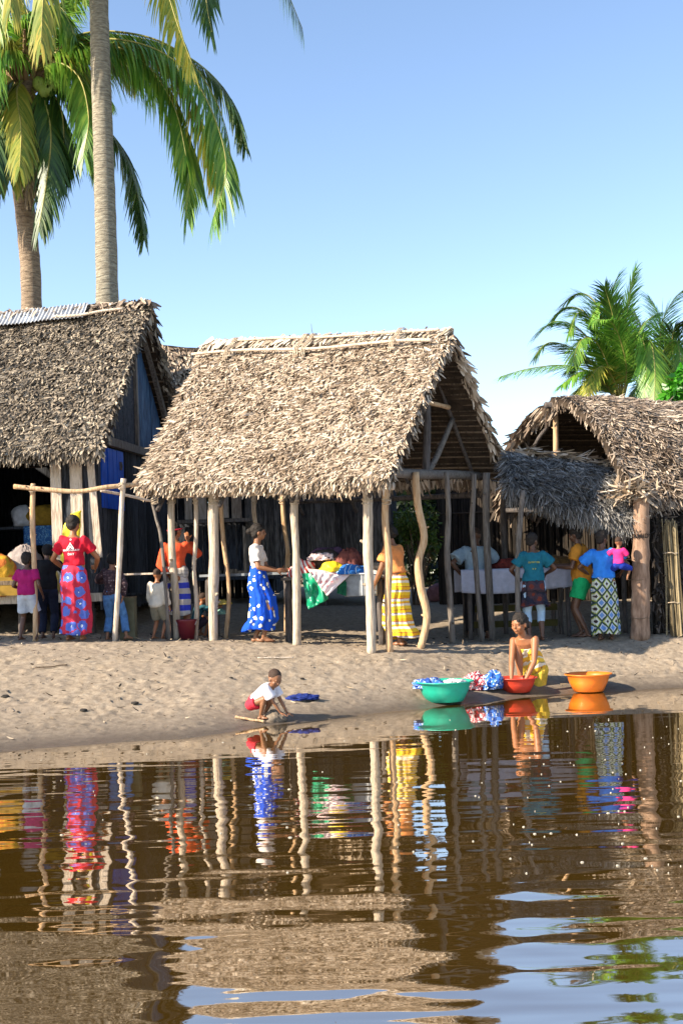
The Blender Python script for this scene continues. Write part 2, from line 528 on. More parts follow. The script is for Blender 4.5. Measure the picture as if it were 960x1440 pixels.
def roof_slope(root, name, e0, e1, r0, r1, mat, n, leaf=(.22, .05), lift=(.08, .34), bulge=0.0, sag=.06, seed=1, thick=.12,
               skew=.25, eave_n=900, edge0=True, edge1=True, dens_rows=True, droop=.5, under=True, wild=.3, segs=2):
    """one thatched slope; e0,e1 eave ends, r0,r1 ridge ends (world)"""
    e0, e1, r0, r1 = [np.array(p, float) for p in (e0, e1, r0, r1)]
    nrm = np.cross(e1 - e0, r0 - e0); nrm /= np.linalg.norm(nrm)
    if nrm[2] < 0: nrm = -nrm
    rs = np.random.RandomState(seed)
    def S(u, v):
        u = np.asarray(u, float)[..., None]; v = np.asarray(v, float)[..., None]
        P = (e0 * (1 - u) + e1 * u) * (1 - v) + (r0 * (1 - u) + r1 * u) * v
        uv = np.concatenate([u * np.linalg.norm(e1 - e0), v * np.linalg.norm(r0 - e0)], -1)
        k = bulge * 4 * v * (1 - v) + ((vnoise(uv, seed + 11, .8) + .5 * vnoise(uv, seed + 12, 2.1) + .22 * vnoise(uv, seed + 13, 6)) * sag)[..., None]
        return P + nrm * k
    V1, F1 = grid(lambda u, v: S(u, v), 60, 40)
    V2, F2 = grid(lambda u, v: S(u, v) - nrm * thick, 60, 40)
    n1 = len(V1)
    nu, nv = 60, 40
    rim = [(i * nv, (i + 1) * nv) for i in range(nu - 1)] + [((i + 1) * nv + nv - 1, i * nv + nv - 1) for i in range(nu - 1)]
    rim += [(j + 1, j) for j in range(nv - 1)] + [((nu - 1) * nv + j, (nu - 1) * nv + j + 1) for j in range(nv - 1)]
    F3 = np.array([(a, b, b + n1, a + n1) for a, b in rim])
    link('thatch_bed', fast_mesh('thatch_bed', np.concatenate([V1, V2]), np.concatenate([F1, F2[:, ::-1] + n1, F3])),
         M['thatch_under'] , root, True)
    us = (e1 - e0) / np.linalg.norm(e1 - e0)
    ds = (e0 - r0 + e1 - r1); ds /= np.linalg.norm(ds)
    Ls = np.linalg.norm(r0 - e0)
    # field
    u = rs.rand(n); v = rs.rand(n)
    if dens_rows:
        rows = int(Ls / .075); v = (np.floor(v * rows) + .5 + rs.normal(0, .22, n)) / rows
    v = np.clip(v, 0.01, 1)
    B = S(u, v)
    ang = skew + rs.normal(0, wild, n)
    D = ds * np.cos(ang)[:, None] + us * np.sin(ang)[:, None]
    N0 = np.tile(nrm, (n, 1)) + rs.normal(0, .12, (n, 3))
    L = leaf[0] * rs.uniform(.55, 1.3, n); W = leaf[1] * rs.uniform(.5, 1.4, n)
    parts = [leaves_mesh(B, D, N0, L, W, rs.uniform(lift[0], lift[1], n), rs.uniform(-.35, .25, n), rs.normal(0, .45, n), .35, segs)]
    # eave fringe
    m_ = eave_n; u = rs.rand(m_); v = rs.uniform(-.005, .05, m_)
    down = np.array([0, 0, -1.0])
    D = ds * 1.0 + down * rs.uniform(0, droop * 2, m_)[:, None] + us * rs.normal(skew * .5, .22, m_)[:, None]
    D /= np.linalg.norm(D, axis=1, keepdims=True)
    B = S(u, v) - nrm * rs.uniform(-.02, thick, m_)[:, None]
    parts.append(leaves_mesh(B, D, np.tile(nrm, (m_, 1)) + rs.normal(0, .3, (m_, 3)), leaf[0] * rs.uniform(.7, 1.35, m_), leaf[1] * rs.uniform(.6, 1.3, m_),
                             rs.uniform(-.1, .2, m_), rs.uniform(-.4, .1, m_), rs.normal(0, .6, m_), .3, segs))
    # gable edges
    for on, uu, sg in ((edge0, 0, -1), (edge1, 1, 1)):
        if not on: continue
        k = int(Ls * 150); v = rs.rand(k)
        D = ds * rs.uniform(.4, 1, k)[:, None] + us * sg * rs.uniform(.0, .75, k)[:, None] + down * rs.uniform(0, .8, k)[:, None]
        D /= np.linalg.norm(D, axis=1, keepdims=True)
        B = S(np.full(k, uu) - sg * rs.uniform(0, .02, k), v) - nrm * rs.uniform(-.02, thick, k)[:, None]
        parts.append(leaves_mesh(B, D, np.tile(nrm, (k, 1)) + rs.normal(0, .3, (k, 3)), leaf[0] * rs.uniform(.6, 1.25, k), leaf[1] * rs.uniform(.6, 1.4, k),
                                 rs.uniform(-.1, .2, k), rs.uniform(-.4, .1, k), rs.normal(0, .6, k), .3, segs))
    VV = []; FF = []; o = 0
    for a_, b_ in parts:
        VV.append(a_); FF.append(b_ + o); o += len(a_)
    link(name, fast_mesh(name, np.concatenate(VV), np.concatenate(FF)), mat, root, True)
    return S, nrm, us, ds

def battens(root, S, nrm, k, off=.13, rr=.014, seed=3):
    mb = MB(); r = random.Random(seed)
    for i in range(k):
        v = (i + .5) / k + r.uniform(-.006, .006)
        P = [Vector(p) for p in S(np.linspace(.01, .99, 7), np.full(7, v)) - nrm * off]
        mb.tube(P, rr * r.uniform(.7, 1.2), 5)
    mb.build('roof_battens', M['batten'], root, True)

def wob(p0, p1, r, amp=.03, k=7, seed=0, r1=None, bend=None):
    """path and radii of a rough pole"""
    g = random.Random(seed); p0 = Vector(p0); p1 = Vector(p1); d = (p1 - p0)
    s1 = d.cross(Vector((.3, 1, .2))).normalized(); s2 = d.cross(s1).normalized()
    path = []; rad = []; r1 = r if r1 is None else r1
    for i in range(k):
        t = i / (k - 1); e = math.sin(math.pi * t) ** .5 if 0 < t < 1 else 0
        b = bend(t) if bend else 0
        path.append(p0 + d * t + s1 * (g.uniform(-amp, amp) * e + b) + s2 * g.uniform(-amp, amp) * e)
        rad.append((r + (r1 - r) * t) * g.uniform(.88, 1.12))
    return path, rad

def smooth_path(path, rad, sub=3):
    """Catmull-Rom"""
    P = [path[0]] + list(path) + [path[-1]]; Q = [rad[0]] + list(rad) + [rad[-1]]
    out = []; ro = []
    for i in range(1, len(P) - 2):
        for j in range(sub):
            t = j / sub
            a, b, c, d = P[i - 1], P[i], P[i + 1], P[i + 2]
            out.append(.5 * ((2 * b) + (c - a) * t + (2 * a - 5 * b + 4 * c - d) * t * t + (3 * b - a - 3 * c + d) * t ** 3))
            ro.append(Q[i] + (Q[i + 1] - Q[i]) * t)
    out.append(path[-1]); ro.append(rad[-1])
    return out, ro

def pole_part(root, name, pts, r, mat, seed=0, amp=.012, n=9, knots=2):
    """rough pole through given world points"""
    g = random.Random(seed)
    pts = [Vector(p) for p in pts]
    if len(pts) == 2:
        d = pts[1] - pts[0]
        pts = [pts[0]] + [pts[0] + d * t + Vector((g.uniform(-amp, amp), g.uniform(-amp, amp), 0)) for t in (.2, .4, .6, .8)] + [pts[1]]
    rad = [r * g.uniform(.86, 1.12) for _ in pts]
    p, q = smooth_path(pts, rad, 4)
    q = [x * g.uniform(.96, 1.04) for x in q]
    mb = MB(); mb.tube(p, q, n)
    for _ in range(knots):
        i = g.randrange(2, len(p) - 2); a = g.random() * 6.28
        dirv = Vector((math.cos(a), math.sin(a), .5))
        mb.tube([p[i], p[i] + dirv * q[i] * 1.15, p[i] + dirv * q[i] * 1.5], [q[i] * .45, q[i] * .32, q[i] * .2], 6)
    return mb.build(name, mat, root, True, smooth=True)

def plank_part(root, name, p0, p1, z0, z1, n, mat, seed=0, th=.022, gap=.006, lean=0, top_j=.03):
    """run of upright boards from p0 to p1 (xy)"""
    g = random.Random(seed); p0 = Vector((p0[0], p0[1], 0)); p1 = Vector((p1[0], p1[1], 0))
    d = (p1 - p0); L = d.length; d.normalize(); nn = Vector((d.y, -d.x, 0))
    ws = [g.uniform(.7, 1.35) for _ in range(n)]; s = L / sum(ws); mb = MB(); x = 0
    for w in ws:
        w *= s; c = p0 + d * (x + w / 2) + nn * g.uniform(-.012, .012)
        a = c + Vector((0, 0, z0 + g.uniform(-top_j, top_j))) + d * g.uniform(-lean, lean)
        b = c + Vector((0, 0, z1 + g.uniform(-top_j, top_j)))
        mb.beam(a, b, w - gap, th, up=nn) if False else mb.box((a + b) / 2, (w - gap, th * g.uniform(.8, 1.2), (b - a).length), Matrix((d, nn, Vector((0, 0, 1)))).transposed())
        x += w
    return mb.build(name, mat, root, True)
# ================================================================ the open market hut (middle)
CO = Vector((.44, 14.7, 0)); E1 = Vector((-.891, .454, 0)); E2 = Vector((.454, .891, 0))
def hut(a, b, z=0.0): return CO + E1 * a + E2 * b + Vector((0, 0, z))
def fa(x, y, b=0.0):
    """point on the front row (or b behind it) seen in column x, row y"""
    o = CO + E2 * b
    ul = (x - 480) * cr - (y - 720) * sr; r = ul / F0
    a_ = (o.x - r * o.y) / (-E1.x + r * E1.y)
    Y = o.y + E1.y * a_
    return at(x, y, Y)
def fbase(x, b=0.0):
    p = fa(x, 895, b); return Vector((p.x, p.y, gz(p.x, p.y) - .05))

root = empty('market_hut', (.0, 16.4, gz(0, 16.4)), 'open hut on crooked poles with a big tan palm leaf roof, mid bank', 'hut')
er = Vector((.57, 14.08, 2.60)); el = fa(196, 694, -.5)
er.z = 2.69; el = Vector((-2.76, 15.98, 2.85))
rr_ = Vector((1.60, 16.02, 4.78)); rl = Vector((-1.94, 17.75, 5.08))
br = Vector((2.52, 17.75, 3.0)); bl = Vector((-1.1, 19.3, 3.12))
S1, n1_, u1_, d1_ = roof_slope(root, 'front_thatch', el, er, rl, rr_, M['thatch_tan'], 32000, (.13, .027), (.02, .26), .03, .06, 21, .13, skew=-.40, eave_n=3200, wild=.55, droop=.35)
battens(root, S1, n1_, 26)
S2, n2_, u2_, d2_ = roof_slope(root, 'back_thatch', br, bl, rr_, rl, M['thatch_tan'], 5000, (.20, .05), (.08, .34), .03, .06, 22, .13, skew=.2, eave_n=1200, droop=.5)
battens(root, S2, n2_, 26, seed=5)
# ridge cap: folded pale leaf mats tied down by two poles
rs = np.random.RandomState(3); k = 900
t = rs.rand(k); sgn = np.where(rs.rand(k) < .72, 1, -1)
B = np.array(rl)[None] * (1 - t)[:, None] + np.array(rr_)[None] * t[:, None] + np.array([0, 0, .07]) + rs.normal(0, .015, (k, 3))
D = np.where(sgn[:, None] > 0, d1_[None], d2_[None]) + u1_[None] * rs.normal(-.5, .3, k)[:, None]
D /= np.linalg.norm(D, axis=1, keepdims=True)
NN = np.where(sgn[:, None] > 0, n1_[None], n2_[None])
V, F = leaves_mesh(B, D, NN, rs.uniform(.14, .27, k), rs.uniform(.03, .06, k), rs.uniform(0, .12, k), rs.uniform(-.2, .1, k), rs.normal(0, .3, k))
link('ridge_cap', fast_mesh('ridge_cap', V, F), thatch_mat('bleached_ridge_leaf', [(0, (.30, .22, .15)), (.5, (.52, .43, .33)), (1, (.72, .64, .53))]), root, True)
def on_s1(u, v, off): return Vector(S1(np.array(u), np.array(v)) + n1_ * off)
pole_part(root, 'ridge_pole', [on_s1(u, .90 + .012 * math.sin(u * 9), .09) for u in (-.03, .15, .3, .5, .7, .85, .95)], .024, M['plank_lit'], 4, n=8)
pole_part(root, 'ridge_pole', [on_s1(u, .985 + .01 * math.sin(u * 7), .10) for u in (.12, .3, .5, .7, .88, .96)], .018, M['plank_lit'], 5, n=8)
for j, u in enumerate((.12, .42, .45, .80)):
    mb = MB()
    for q in range(3):
        uu = u + q * .006
        p, r_ = smooth_path([on_s1(uu, .84 + .01 * q, .05), on_s1(uu, .90, .125), on_s1(uu + .004, .95, .11), on_s1(uu + .01, .995, .13), on_s1(uu + .006, 1.03, .06)], [.008] * 5, 3)
        mb.tube(p, r_, 5)
    mb.build('tie_rope', M['rope'], root, True)
mb = MB(); p, r_ = smooth_path([on_s1(.47, .99, .08), on_s1(.474, .99, .2), on_s1(.485, .99, .33)], [.005, .004, .002], 3); mb.tube(p, r_, 5)
mb.build('loose_twig', M['batten'], root, True)

# posts of the front row
def lash(p, r_, k=4):
    mb = MB()
    for q in range(k):
        mb.tube([p + Vector((math.cos(a) * r_, math.sin(a) * r_, (q - k / 2) * .016 + .02 * math.sin(a + q * 2))) for a in [i * .5 for i in range(14)]], .006, 5)
    mb.build('lashing', M['rope'], root, True)
def post(xt, yt, xb, r, b=0.0, mat='post', seed=1, mids=(), amp=.012):
    base = fbase(xb, b); top = fa(xt, yt, b)
    pts = [base] + [fa(x, y, b) for x, y in mids] + [top]
    tl = at(xt, 704, top.y); lash(Vector((tl.x, tl.y, tl.z)), r * 1.12)
    return pole_part(root, 'post', pts, r, M[mat], seed, amp)
post(241, 688, 249, .050, 0, 'post', 1, [(247, 840), (243, 790), (241, 740)])
post(275, 690, 274, .032, .12, 'post', 2, [(277, 850), (273, 800), (276, 750)])
post(301, 685, 300, .066, -.02, 'post', 3)
post(310, 700, 317, .034, .75, 'post_warm', 4, [(322, 830), (314, 760)])
post(414, 680, 417, .052, 0, 'post', 5)
post(516, 680, 521, .060, 0, 'post', 6)
post(543, 680, 547, .050, .18, 'post_warm', 7, [(545, 850), (546, 790), (541, 730)])
post(396, 680, 402, .036, 2.2, 'post_warm', 8, [(404, 800), (404, 770), (399, 735)])
post(357, 680, 361, .034, 2.0, 'post', 9, [(360, 800), (361, 750), (357, 720)])
# gable side
def gpost(pts, Y, r, mat, seed, amp=.01):
    (xb, yb) = pts[0]
    p0 = at(xb, yb, Y); p0 = Vector((p0.x, Y, gz(p0.x, Y) - .05))
    return pole_part(root, 'post', [p0] + [at(x, y, Y) for x, y in pts[1:]], r, M[mat], seed, amp)
gpost([(590, 908), (600, 868), (591, 825), (588, 790), (596, 755), (587, 710), (584, 664)], 15.3, .050, 'post_warm', 11)
gpost([(636, 903), (632, 840), (628, 780), (630, 720), (627, 664)], 16.1, .042, 'post_grey_shaded', 12)  # this and the next two posts: darker wood paints them as shaded
gpost([(678, 899), (672, 840), (668, 790), (663, 740), (665, 700), (666, 666)], 16.7, .038, 'post_grey_shaded', 13)
gpost([(692, 899), (687, 820), (683, 740), (683, 665)], 17.0, .052, 'post_grey_shaded', 14)
# beams and rafters
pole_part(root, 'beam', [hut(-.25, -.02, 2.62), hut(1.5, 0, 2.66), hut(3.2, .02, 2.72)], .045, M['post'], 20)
pole_part(root, 'beam', [hut(-.12, -.12, 2.80), hut(-.08, 1.2, 2.86), hut(-.06, 2.5, 2.94), hut(-.1, 3.5, 2.98)], .065, M['post_grey_shaded'], 21)
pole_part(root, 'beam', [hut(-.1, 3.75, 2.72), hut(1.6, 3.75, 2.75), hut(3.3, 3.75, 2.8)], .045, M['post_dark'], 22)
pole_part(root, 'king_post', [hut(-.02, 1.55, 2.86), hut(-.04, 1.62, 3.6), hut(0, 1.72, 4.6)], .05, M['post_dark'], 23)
pole_part(root, 'brace', [hut(-.03, 1.6, 2.90), hut(-.03, 2.0, 3.2), hut(-.05, 2.55, 3.75)], .04, M['post_grey_shaded'], 24)
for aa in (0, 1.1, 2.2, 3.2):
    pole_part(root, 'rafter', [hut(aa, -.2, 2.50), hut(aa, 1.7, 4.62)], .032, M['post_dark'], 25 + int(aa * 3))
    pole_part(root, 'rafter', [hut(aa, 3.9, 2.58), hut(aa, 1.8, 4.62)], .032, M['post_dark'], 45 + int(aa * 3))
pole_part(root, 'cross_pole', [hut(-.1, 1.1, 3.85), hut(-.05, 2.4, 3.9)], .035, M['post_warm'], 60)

# ================================================================ stilt hut on the left
root = empty('stilt_hut', (-5.2, 18.3, gz(-5.2, 18.3)), 'tall dark plank hut with greyish thatch, an iron ridge sheet and a blue gable panel', 'hut')
eR = (-3.30, 16.2, 3.36); eL = (-8.2, 16.95, 3.50); rR = (-2.87, 18.3, 5.86); rL = (-7.8, 19.05, 5.80)
bR = (-2.60, 20.7, 3.45); bL = (-7.5, 21.4, 3.5)
S3, n3_, u3_, d3_ = roof_slope(root, 'front_thatch', eL, eR, rL, rR, M['thatch_grey'], 26000, (.12, .032), (.08, .34), .02, .05, 31, .15, skew=0, eave_n=2600, wild=.5, droop=.4)
S4, n4_, u4_, d4_ = roof_slope(root, 'back_thatch', bR, bL, rR, rL, M['thatch_grey'], 5000, (.18, .045), (.08, .34), .02, .05, 32, .15, skew=0, eave_n=900)
battens(root, S4, n4_, 24, .16)
rs = np.random.RandomState(33); k = 800
t = rs.rand(k)
B = np.array(rL)[None] * (1 - t)[:, None] + np.array(rR)[None] * t[:, None] + np.array([0, 0, .06]) + rs.normal(0, .02, (k, 3))
sg = rs.rand(k) < .7
D = np.where(sg[:, None], d3_[None], d4_[None]) + u3_[None] * rs.normal(0, .6, k)[:, None]
D /= np.linalg.norm(D, axis=1, keepdims=True)
V, F = leaves_mesh(B, D, np.where(sg[:, None], n3_[None], n4_[None]), rs.uniform(.12, .3, k), rs.uniform(.03, .07, k), rs.uniform(0, .3, k), rs.uniform(-.3, .2, k), rs.normal(0, .5, k))
link('ridge_cap', fast_mesh('ridge_cap', V, F), M['thatch_right'], root, True)
# corrugated sheet folded over the ridge
def on3(u, v, off): return S3(np.asarray(u), np.asarray(v)) + n3_ * off
def sheet(u, v):
    uu = u * .80; vv = .905 + .105 * v - .012 * np.sin(u * 3)
    P = S3(np.clip(uu, 0, 1), np.minimum(vv, 1.0)) + n3_ * .10
    return P + n3_ * (.014 * np.sin(u * 2 * math.pi * 62))[..., None] + np.array([0, 0, 1.0]) * (np.maximum(vv - 1, 0) * 1.5)[..., None]
V, F = grid(sheet, 500, 6)
o = link('metal_sheet', fast_mesh('metal_sheet', V, F), M['metal'], root, True, True)
md = o.modifiers.new('solid', 'SOLIDIFY'); md.thickness = .004
pole_part(root, 'ridge_pole', [Vector(on3(u, v, .11)) for u, v in ((.70, .915), (.78, .91), (.86, .925), (.93, .93))], .022, M['plank_lit'], 6, n=7)
# walls
WF = Vector((-3.46, 16.72, 0)); WB = Vector((-2.98, 20.07, 0)); wd = (WB - WF).normalized(); wn_ = Vector((wd.y, -wd.x, 0))
plank_part(root, 'side_wall', WF + wd * .02, WB, gz(-3.3, 18) + .35, 3.6, 24, M['plank_shade_dark'], 3, .03)
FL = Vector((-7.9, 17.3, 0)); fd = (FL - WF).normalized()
plank_part(root, 'front_wall', WF + fd * .02, WF + fd * .62, 1.35, 3.45, 5, M['plank_shade_dark'], 4, .025)
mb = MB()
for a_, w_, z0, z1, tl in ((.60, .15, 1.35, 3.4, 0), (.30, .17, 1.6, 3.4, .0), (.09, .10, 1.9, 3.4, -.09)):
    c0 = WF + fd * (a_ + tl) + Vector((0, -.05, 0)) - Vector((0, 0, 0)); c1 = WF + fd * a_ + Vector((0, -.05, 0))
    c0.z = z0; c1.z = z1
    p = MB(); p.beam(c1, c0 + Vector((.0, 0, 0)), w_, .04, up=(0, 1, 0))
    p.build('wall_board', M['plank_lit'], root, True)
plank_part(root, 'front_wall', WF + fd * 1.66, FL, 1.35, 3.45, 14, M['plank_shade_dark'], 6, .025)  # unseen boards, added to keep sunlight out of the interior
plank_part(root, 'back_wall', Vector((-2.98, 20.07, 0)), Vector((-7.6, 20.7, 0)), .9, 3.6, 22, M['plank_shade_dark'], 7, .03, gap=.001)
plank_part(root, 'end_wall', FL + Vector((0, .05, 0)), (-7.6, 20.6), .9, 4.45, 16, M['plank_shade_dark'], 81, .03, gap=.001)
plank_part(root, 'end_wall', (-7.86, 18.2), (-7.68, 19.9), 4.4, 5.25, 8, M['plank_shade_dark'], 82, .03, gap=.001)
plank_part(root, 'inner_wall', WF + fd * 3.2 + Vector((0, .05, 0)), WF + fd * 3.2 + Vector((.3, 3, 0)), 1.3, 3.5, 14, M['earth_and_shade'], 8, .03, gap=.001)  # near-black colour paints the dark of the interior
mb = MB(); 
for q in range(18):
    c = WF + fd * 2.2 + wd * (.1 + q * .18) + Vector((0, 0, 1.36))
    mb.box(c, (4.7, .17, .035), Matrix((fd, wd, Vector((0, 0, 1)))).transposed())
mb.build('floor', M['plank_shade_dark'], root, True)
mb = MB(); mb.box(WF + fd * 2.2 + Vector((0, -.14, 1.34)), (4.5, .05, .12), Matrix((fd, wd, Vector((0, 0, 1)))).transposed())
mb.build('counter_edge', M['plank_lit'], root, True)
for q in range(5):
    for w_ in (.15, 3.1):
        c = WF + fd * (.2 + q * 1.05) + wd * w_
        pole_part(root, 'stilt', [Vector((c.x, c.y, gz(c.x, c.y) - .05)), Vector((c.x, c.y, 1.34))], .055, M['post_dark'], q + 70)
# gable
GB0 = WF + wd * -.12 + wn_ * .06; GB1 = WB + wd * .1 + wn_ * .06
gz0 = 3.62
def gp(t, z): return GB0.lerp(GB1, t) + Vector((0, 0, z))
mb = MB(); mb.beam(gp(0, gz0 - .03), gp(1, gz0 + .0), .09, .12); mb.build('gable_beam', M['post_grey_shaded'], root, True)
apex = (.49, 5.62)
def gable_panel(t0, t1, z_at, name, mat, skewd, seed):
    """boards laid on the diagonal, clipped to the triangle side"""
    g = random.Random(seed); mb = MB(); nseg = 9
    for i in range(nseg):
        a0 = t0 + (t1 - t0) * i / nseg; a1 = t0 + (t1 - t0) * (i + 1) / nseg - .002
        off = wn_ * g.uniform(-.006, .006)
        zt0, zt1 = z_at(a0), z_at(a1)
        vs = [gp(a0, gz0 + .03), gp(a1, gz0 + .03), gp(a1, max(zt1, gz0 + .04)), gp(a0, max(zt0, gz0 + .04))]
        vs = [p + off for p in vs]; vb = [p - wn_ * .025 for p in vs]
        mb.add(vs + vb, [(0, 1, 2, 3), (7, 6, 5, 4), (0, 4, 5, 1), (1, 5, 6, 2), (2, 6, 7, 3), (3, 7, 4, 0)])
    return mb.build(name, mat, root, True)
zl = lambda t: gz0 + (apex[1] - gz0) * t / apex[0]
zr = lambda t: gz0 + (apex[1] - gz0) * (1 - t) / (1 - apex[0])
diag_d = m_noise('diagonal_dark_boards', [(.3, (.015, .018, .024)), (.5, (.05, .05, .06)), (.52, (.012, .012, .016)), (.8, (.11, .11, .125))], 3, (1, 5, 1.6), .9, .6, .01, 3, 0, rot=(.7, 0, 0))
diag_b = m_noise('diagonal_blue_boards', [(.3, (.010, .018, .04)), (.5, (.018, .05, .11)), (.6, (.035, .085, .16)), (.8, (.11, .16, .22))], 3, (1, 6, 1.2), .75, .6, .01, 4, 0, rot=(-.75, 0, 0))
gable_panel(.02, apex[0] - .01, zl, 'gable_panel', diag_d, 1, 1)
gable_panel(apex[0] + .01, .98, zr, 'gable_panel', diag_b, -1, 2)
mb = MB(); mb.beam(gp(apex[0], gz0 + .03) + wn_ * .02, gp(apex[0], apex[1] + .02) + wn_ * .02, .07, .05, up=wn_); mb.build('gable_post', M['post_grey_shaded'], root, True)
for t_ in (1,):
    mb = MB(); mb.beam(gp(t_, gz0 + .02) + wn_ * .1, gp(apex[0], apex[1] + .08) + wn_ * .1, .09, .07, up=wn_); mb.build('barge_rafter', M['post_grey_shaded'], root, True)
# blue shutter beside the corner
sh = plank_part(root, 'shutter', WF + wd * .12 + wn_ * .035, WF + wd * 1.0 + wn_ * .035, 2.62, 3.5, 4, M['blue_paint'], 9, .025, gap=.004, top_j=.002)
mb = MB(); c = WF + wd * .86 + wn_ * .06; mb.box(c + Vector((0, 0, 3.28)), (.03, .09, .12), Matrix((wn_, wd, Vector((0, 0, 1)))).transposed())
mb.box(c + Vector((0, 0, 3.28)) + wn_ * .02, (.02, .03, .05), Matrix((wn_, wd, Vector((0, 0, 1)))).transposed())
lt = mb.build('latch', M['post_dark'], None, True); lt.parent = sh; lt.location = (0, 0, 0)
lt.location = -(Vector(sh.location) + root.location) if False else Vector((0, 0, 0))

# ================================================================ thatched hut peeping over behind
root = empty('far_hut', (-2.6, 24, gz(-2.6, 24)), 'small thatched hut mostly hidden between the tall dark hut and the open market hut', 'hut')
S5, n5_, u5_, d5_ = roof_slope(root, 'front_thatch', (-4.6, 21.9, 3.7), (-1.2, 22.4, 3.7), (-4.5, 23.9, 6.45), (-1.1, 24.4, 6.2), M['thatch_right'], 6500, (.18, .05), (.08, .34), .05, .12, 41, .13, eave_n=500)
roof_slope(root, 'back_thatch', (-1.0, 26.4, 3.7), (-4.4, 25.9, 3.7), (-1.1, 24.4, 6.2), (-4.5, 23.9, 6.45), M['thatch_right'], 1500, (.3, .08), (.08, .34), .05, .1, 42, .13, eave_n=200)
plank_part(root, 'wall', (-4.2, 22.4), (-1.4, 22.8), gz(-2, 22), 3.9, 14, M['plank_shade_dark'], 11)
plank_part(root, 'wall', (-1.4, 22.9), (-1.3, 25.9), gz(-2, 24), 3.9, 14, M['plank_shade_dark'], 12)
plank_part(root, 'wall', (-4.2, 25.8), (-1.4, 25.9), gz(-2, 24), 3.9, 14, M['plank_shade_dark'], 13)

# ================================================================ plank building behind the market hut
root = empty('plank_house', (-1.0, 21.3, gz(-1, 21.3)), 'long low house of dark upright boards raised on stilts behind the open hut', 'house')
A_ = Vector((-2.75, 20.6, 0)); B_ = Vector((.88, 20.9, 0))
zf = 1.62
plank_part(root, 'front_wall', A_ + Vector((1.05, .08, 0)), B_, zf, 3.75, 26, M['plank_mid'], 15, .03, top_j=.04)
plank_part(root, 'side_wall', B_ + Vector((0, .03, 0)), B_ + Vector((.2, 2.6, 0)), zf, 3.6, 14, M['plank_shade_dark'], 16, .03, gap=.001)
plank_part(root, 'back_wall', A_ + Vector((.3, 2.4, 0)), B_ + Vector((.2, 2.6, 0)), zf, 3.6, 18, M['plank_shade_dark'], 17, .03, gap=.001)
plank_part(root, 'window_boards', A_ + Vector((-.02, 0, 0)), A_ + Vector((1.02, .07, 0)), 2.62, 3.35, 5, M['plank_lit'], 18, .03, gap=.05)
plank_part(root, 'front_wall', A_ + Vector((-.02, .05, 0)), A_ + Vector((1.0, .12, 0)), 1.7, 2.5, 7, M['plank_shade_dark'], 19, .03)
mb = MB(); mb.beam(A_ + Vector((-.1, -.06, 3.38)), A_ + Vector((1.15, .02, 3.38)), .05, .09); mb.build('window_lintel', M['plank_lit'], root, True)
mb = MB(); mb.box(A_ + Vector((.55, -.12, 2.57)), (1.3, .26, .06)); mb.build('window_shelf', M['post_grey_shaded'], root, True)
roof_slope(root, 'roof_thatch', (-2.9, 20.25, 3.55), (1.1, 20.5, 3.55), (-2.9, 21.9, 4.3), (1.1, 22.1, 4.3), M['thatch_right'], 2500, (.22, .06), (.08, .34), 0, .06, 43, .12, eave_n=700)
roof_slope(root, 'roof_thatch', (1.1, 23.7, 3.5), (-2.9, 23.5, 3.5), (1.1, 22.1, 4.3), (-2.9, 21.9, 4.3), M['thatch_right'], 800, (.3, .08), (.08, .34), 0, .06, 44, .12, eave_n=200)
mb = MB(); mb.box((-.95, 22.0, zf - .05), (3.7, 2.7, .07)); mb.build('floor', M['plank_shade_dark'], root, True)
for q in range(4):
    for w_ in (0, 2.3):
        c = A_.lerp(B_, .02 + q * .32) + Vector((0, w_ + .05, 0))
        pole_part(root, 'stilt', [Vector((c.x, c.y, gz(c.x, c.y) - .05)), Vector((c.x, c.y, zf))], .06, M['post_dark'], q + 90)

# ================================================================ right hut
root = empty('barrel_roof_hut', (5.6, 18.8, gz(5.6, 18.8)), 'open fronted hut with a sagging rounded brown thatch roof at the right edge', 'hut')
RE = Vector((.9, .43, 0)).normalized()
eA = Vector((4.12, 16.45, 2.52)); eB = eA + RE * 6.5 + Vector((0, 0, .1))
rA = Vector((3.36, 18.6, 4.24)); rB = rA + RE * 6.5 + Vector((0, 0, .05))
bA = Vector((2.75, 20.7, 2.7)); bB = bA + RE * 6.5
S6, n6_, u6_, d6_ = roof_slope(root, 'front_thatch', eA, eB, rA, rB, M['thatch_right'], 30000, (.15, .020), (.0, .22), .36, .22, 51, .15, skew=.15, eave_n=3600, wild=.8, droop=.5)
battens(root, S6, n6_, 18, .17)
S7, n7_, u7_, d7_ = roof_slope(root, 'back_thatch', bB, bA, rB, rA, M['thatch_right'], 4000, (.25, .055), (.08, .34), .46, .14, 52, .15, skew=0, eave_n=600, droop=.5)
battens(root, S7, n7_, 18, .17, seed=8)
pole_part(root, 'ridge_pole', [rA - RE * .1 - Vector((0, 0, .1)), rA + RE * 3 - Vector((0, 0, .1)), rB - Vector((0, 0, .1))], .05, M['post_dark'], 101)
pole_part(root, 'king_post', [at(781, 700, 18.7), at(781, 620, 18.7), at(780, 566, 18.7)], .045, M['post_warm'], 102)
pole_part(root, 'king_post', [at(781, 560, 18.7) + RE * 4, at(781, 560, 18.7) + RE * 4 - Vector((0, 0, 1.8))], .045, M['post_dark'], 103)
pole_part(root, 'brace', [at(735, 650, 19.4), at(775, 590, 18.8)], .035, M['post_dark'], 104)
pole_part(root, 'beam', [eA + Vector((.05, .2, -.14)), eA + RE * 3 + Vector((.05, .2, -.12)), eB + Vector((.05, .2, -.1))], .05, M['post_dark'], 105)
pole_part(root, 'beam', [eA + Vector((.05, .2, -.1)), Vector((3.45, 18.6, 2.5)), bA + Vector((.1, -.1, -.1))], .05, M['post_dark'], 106)
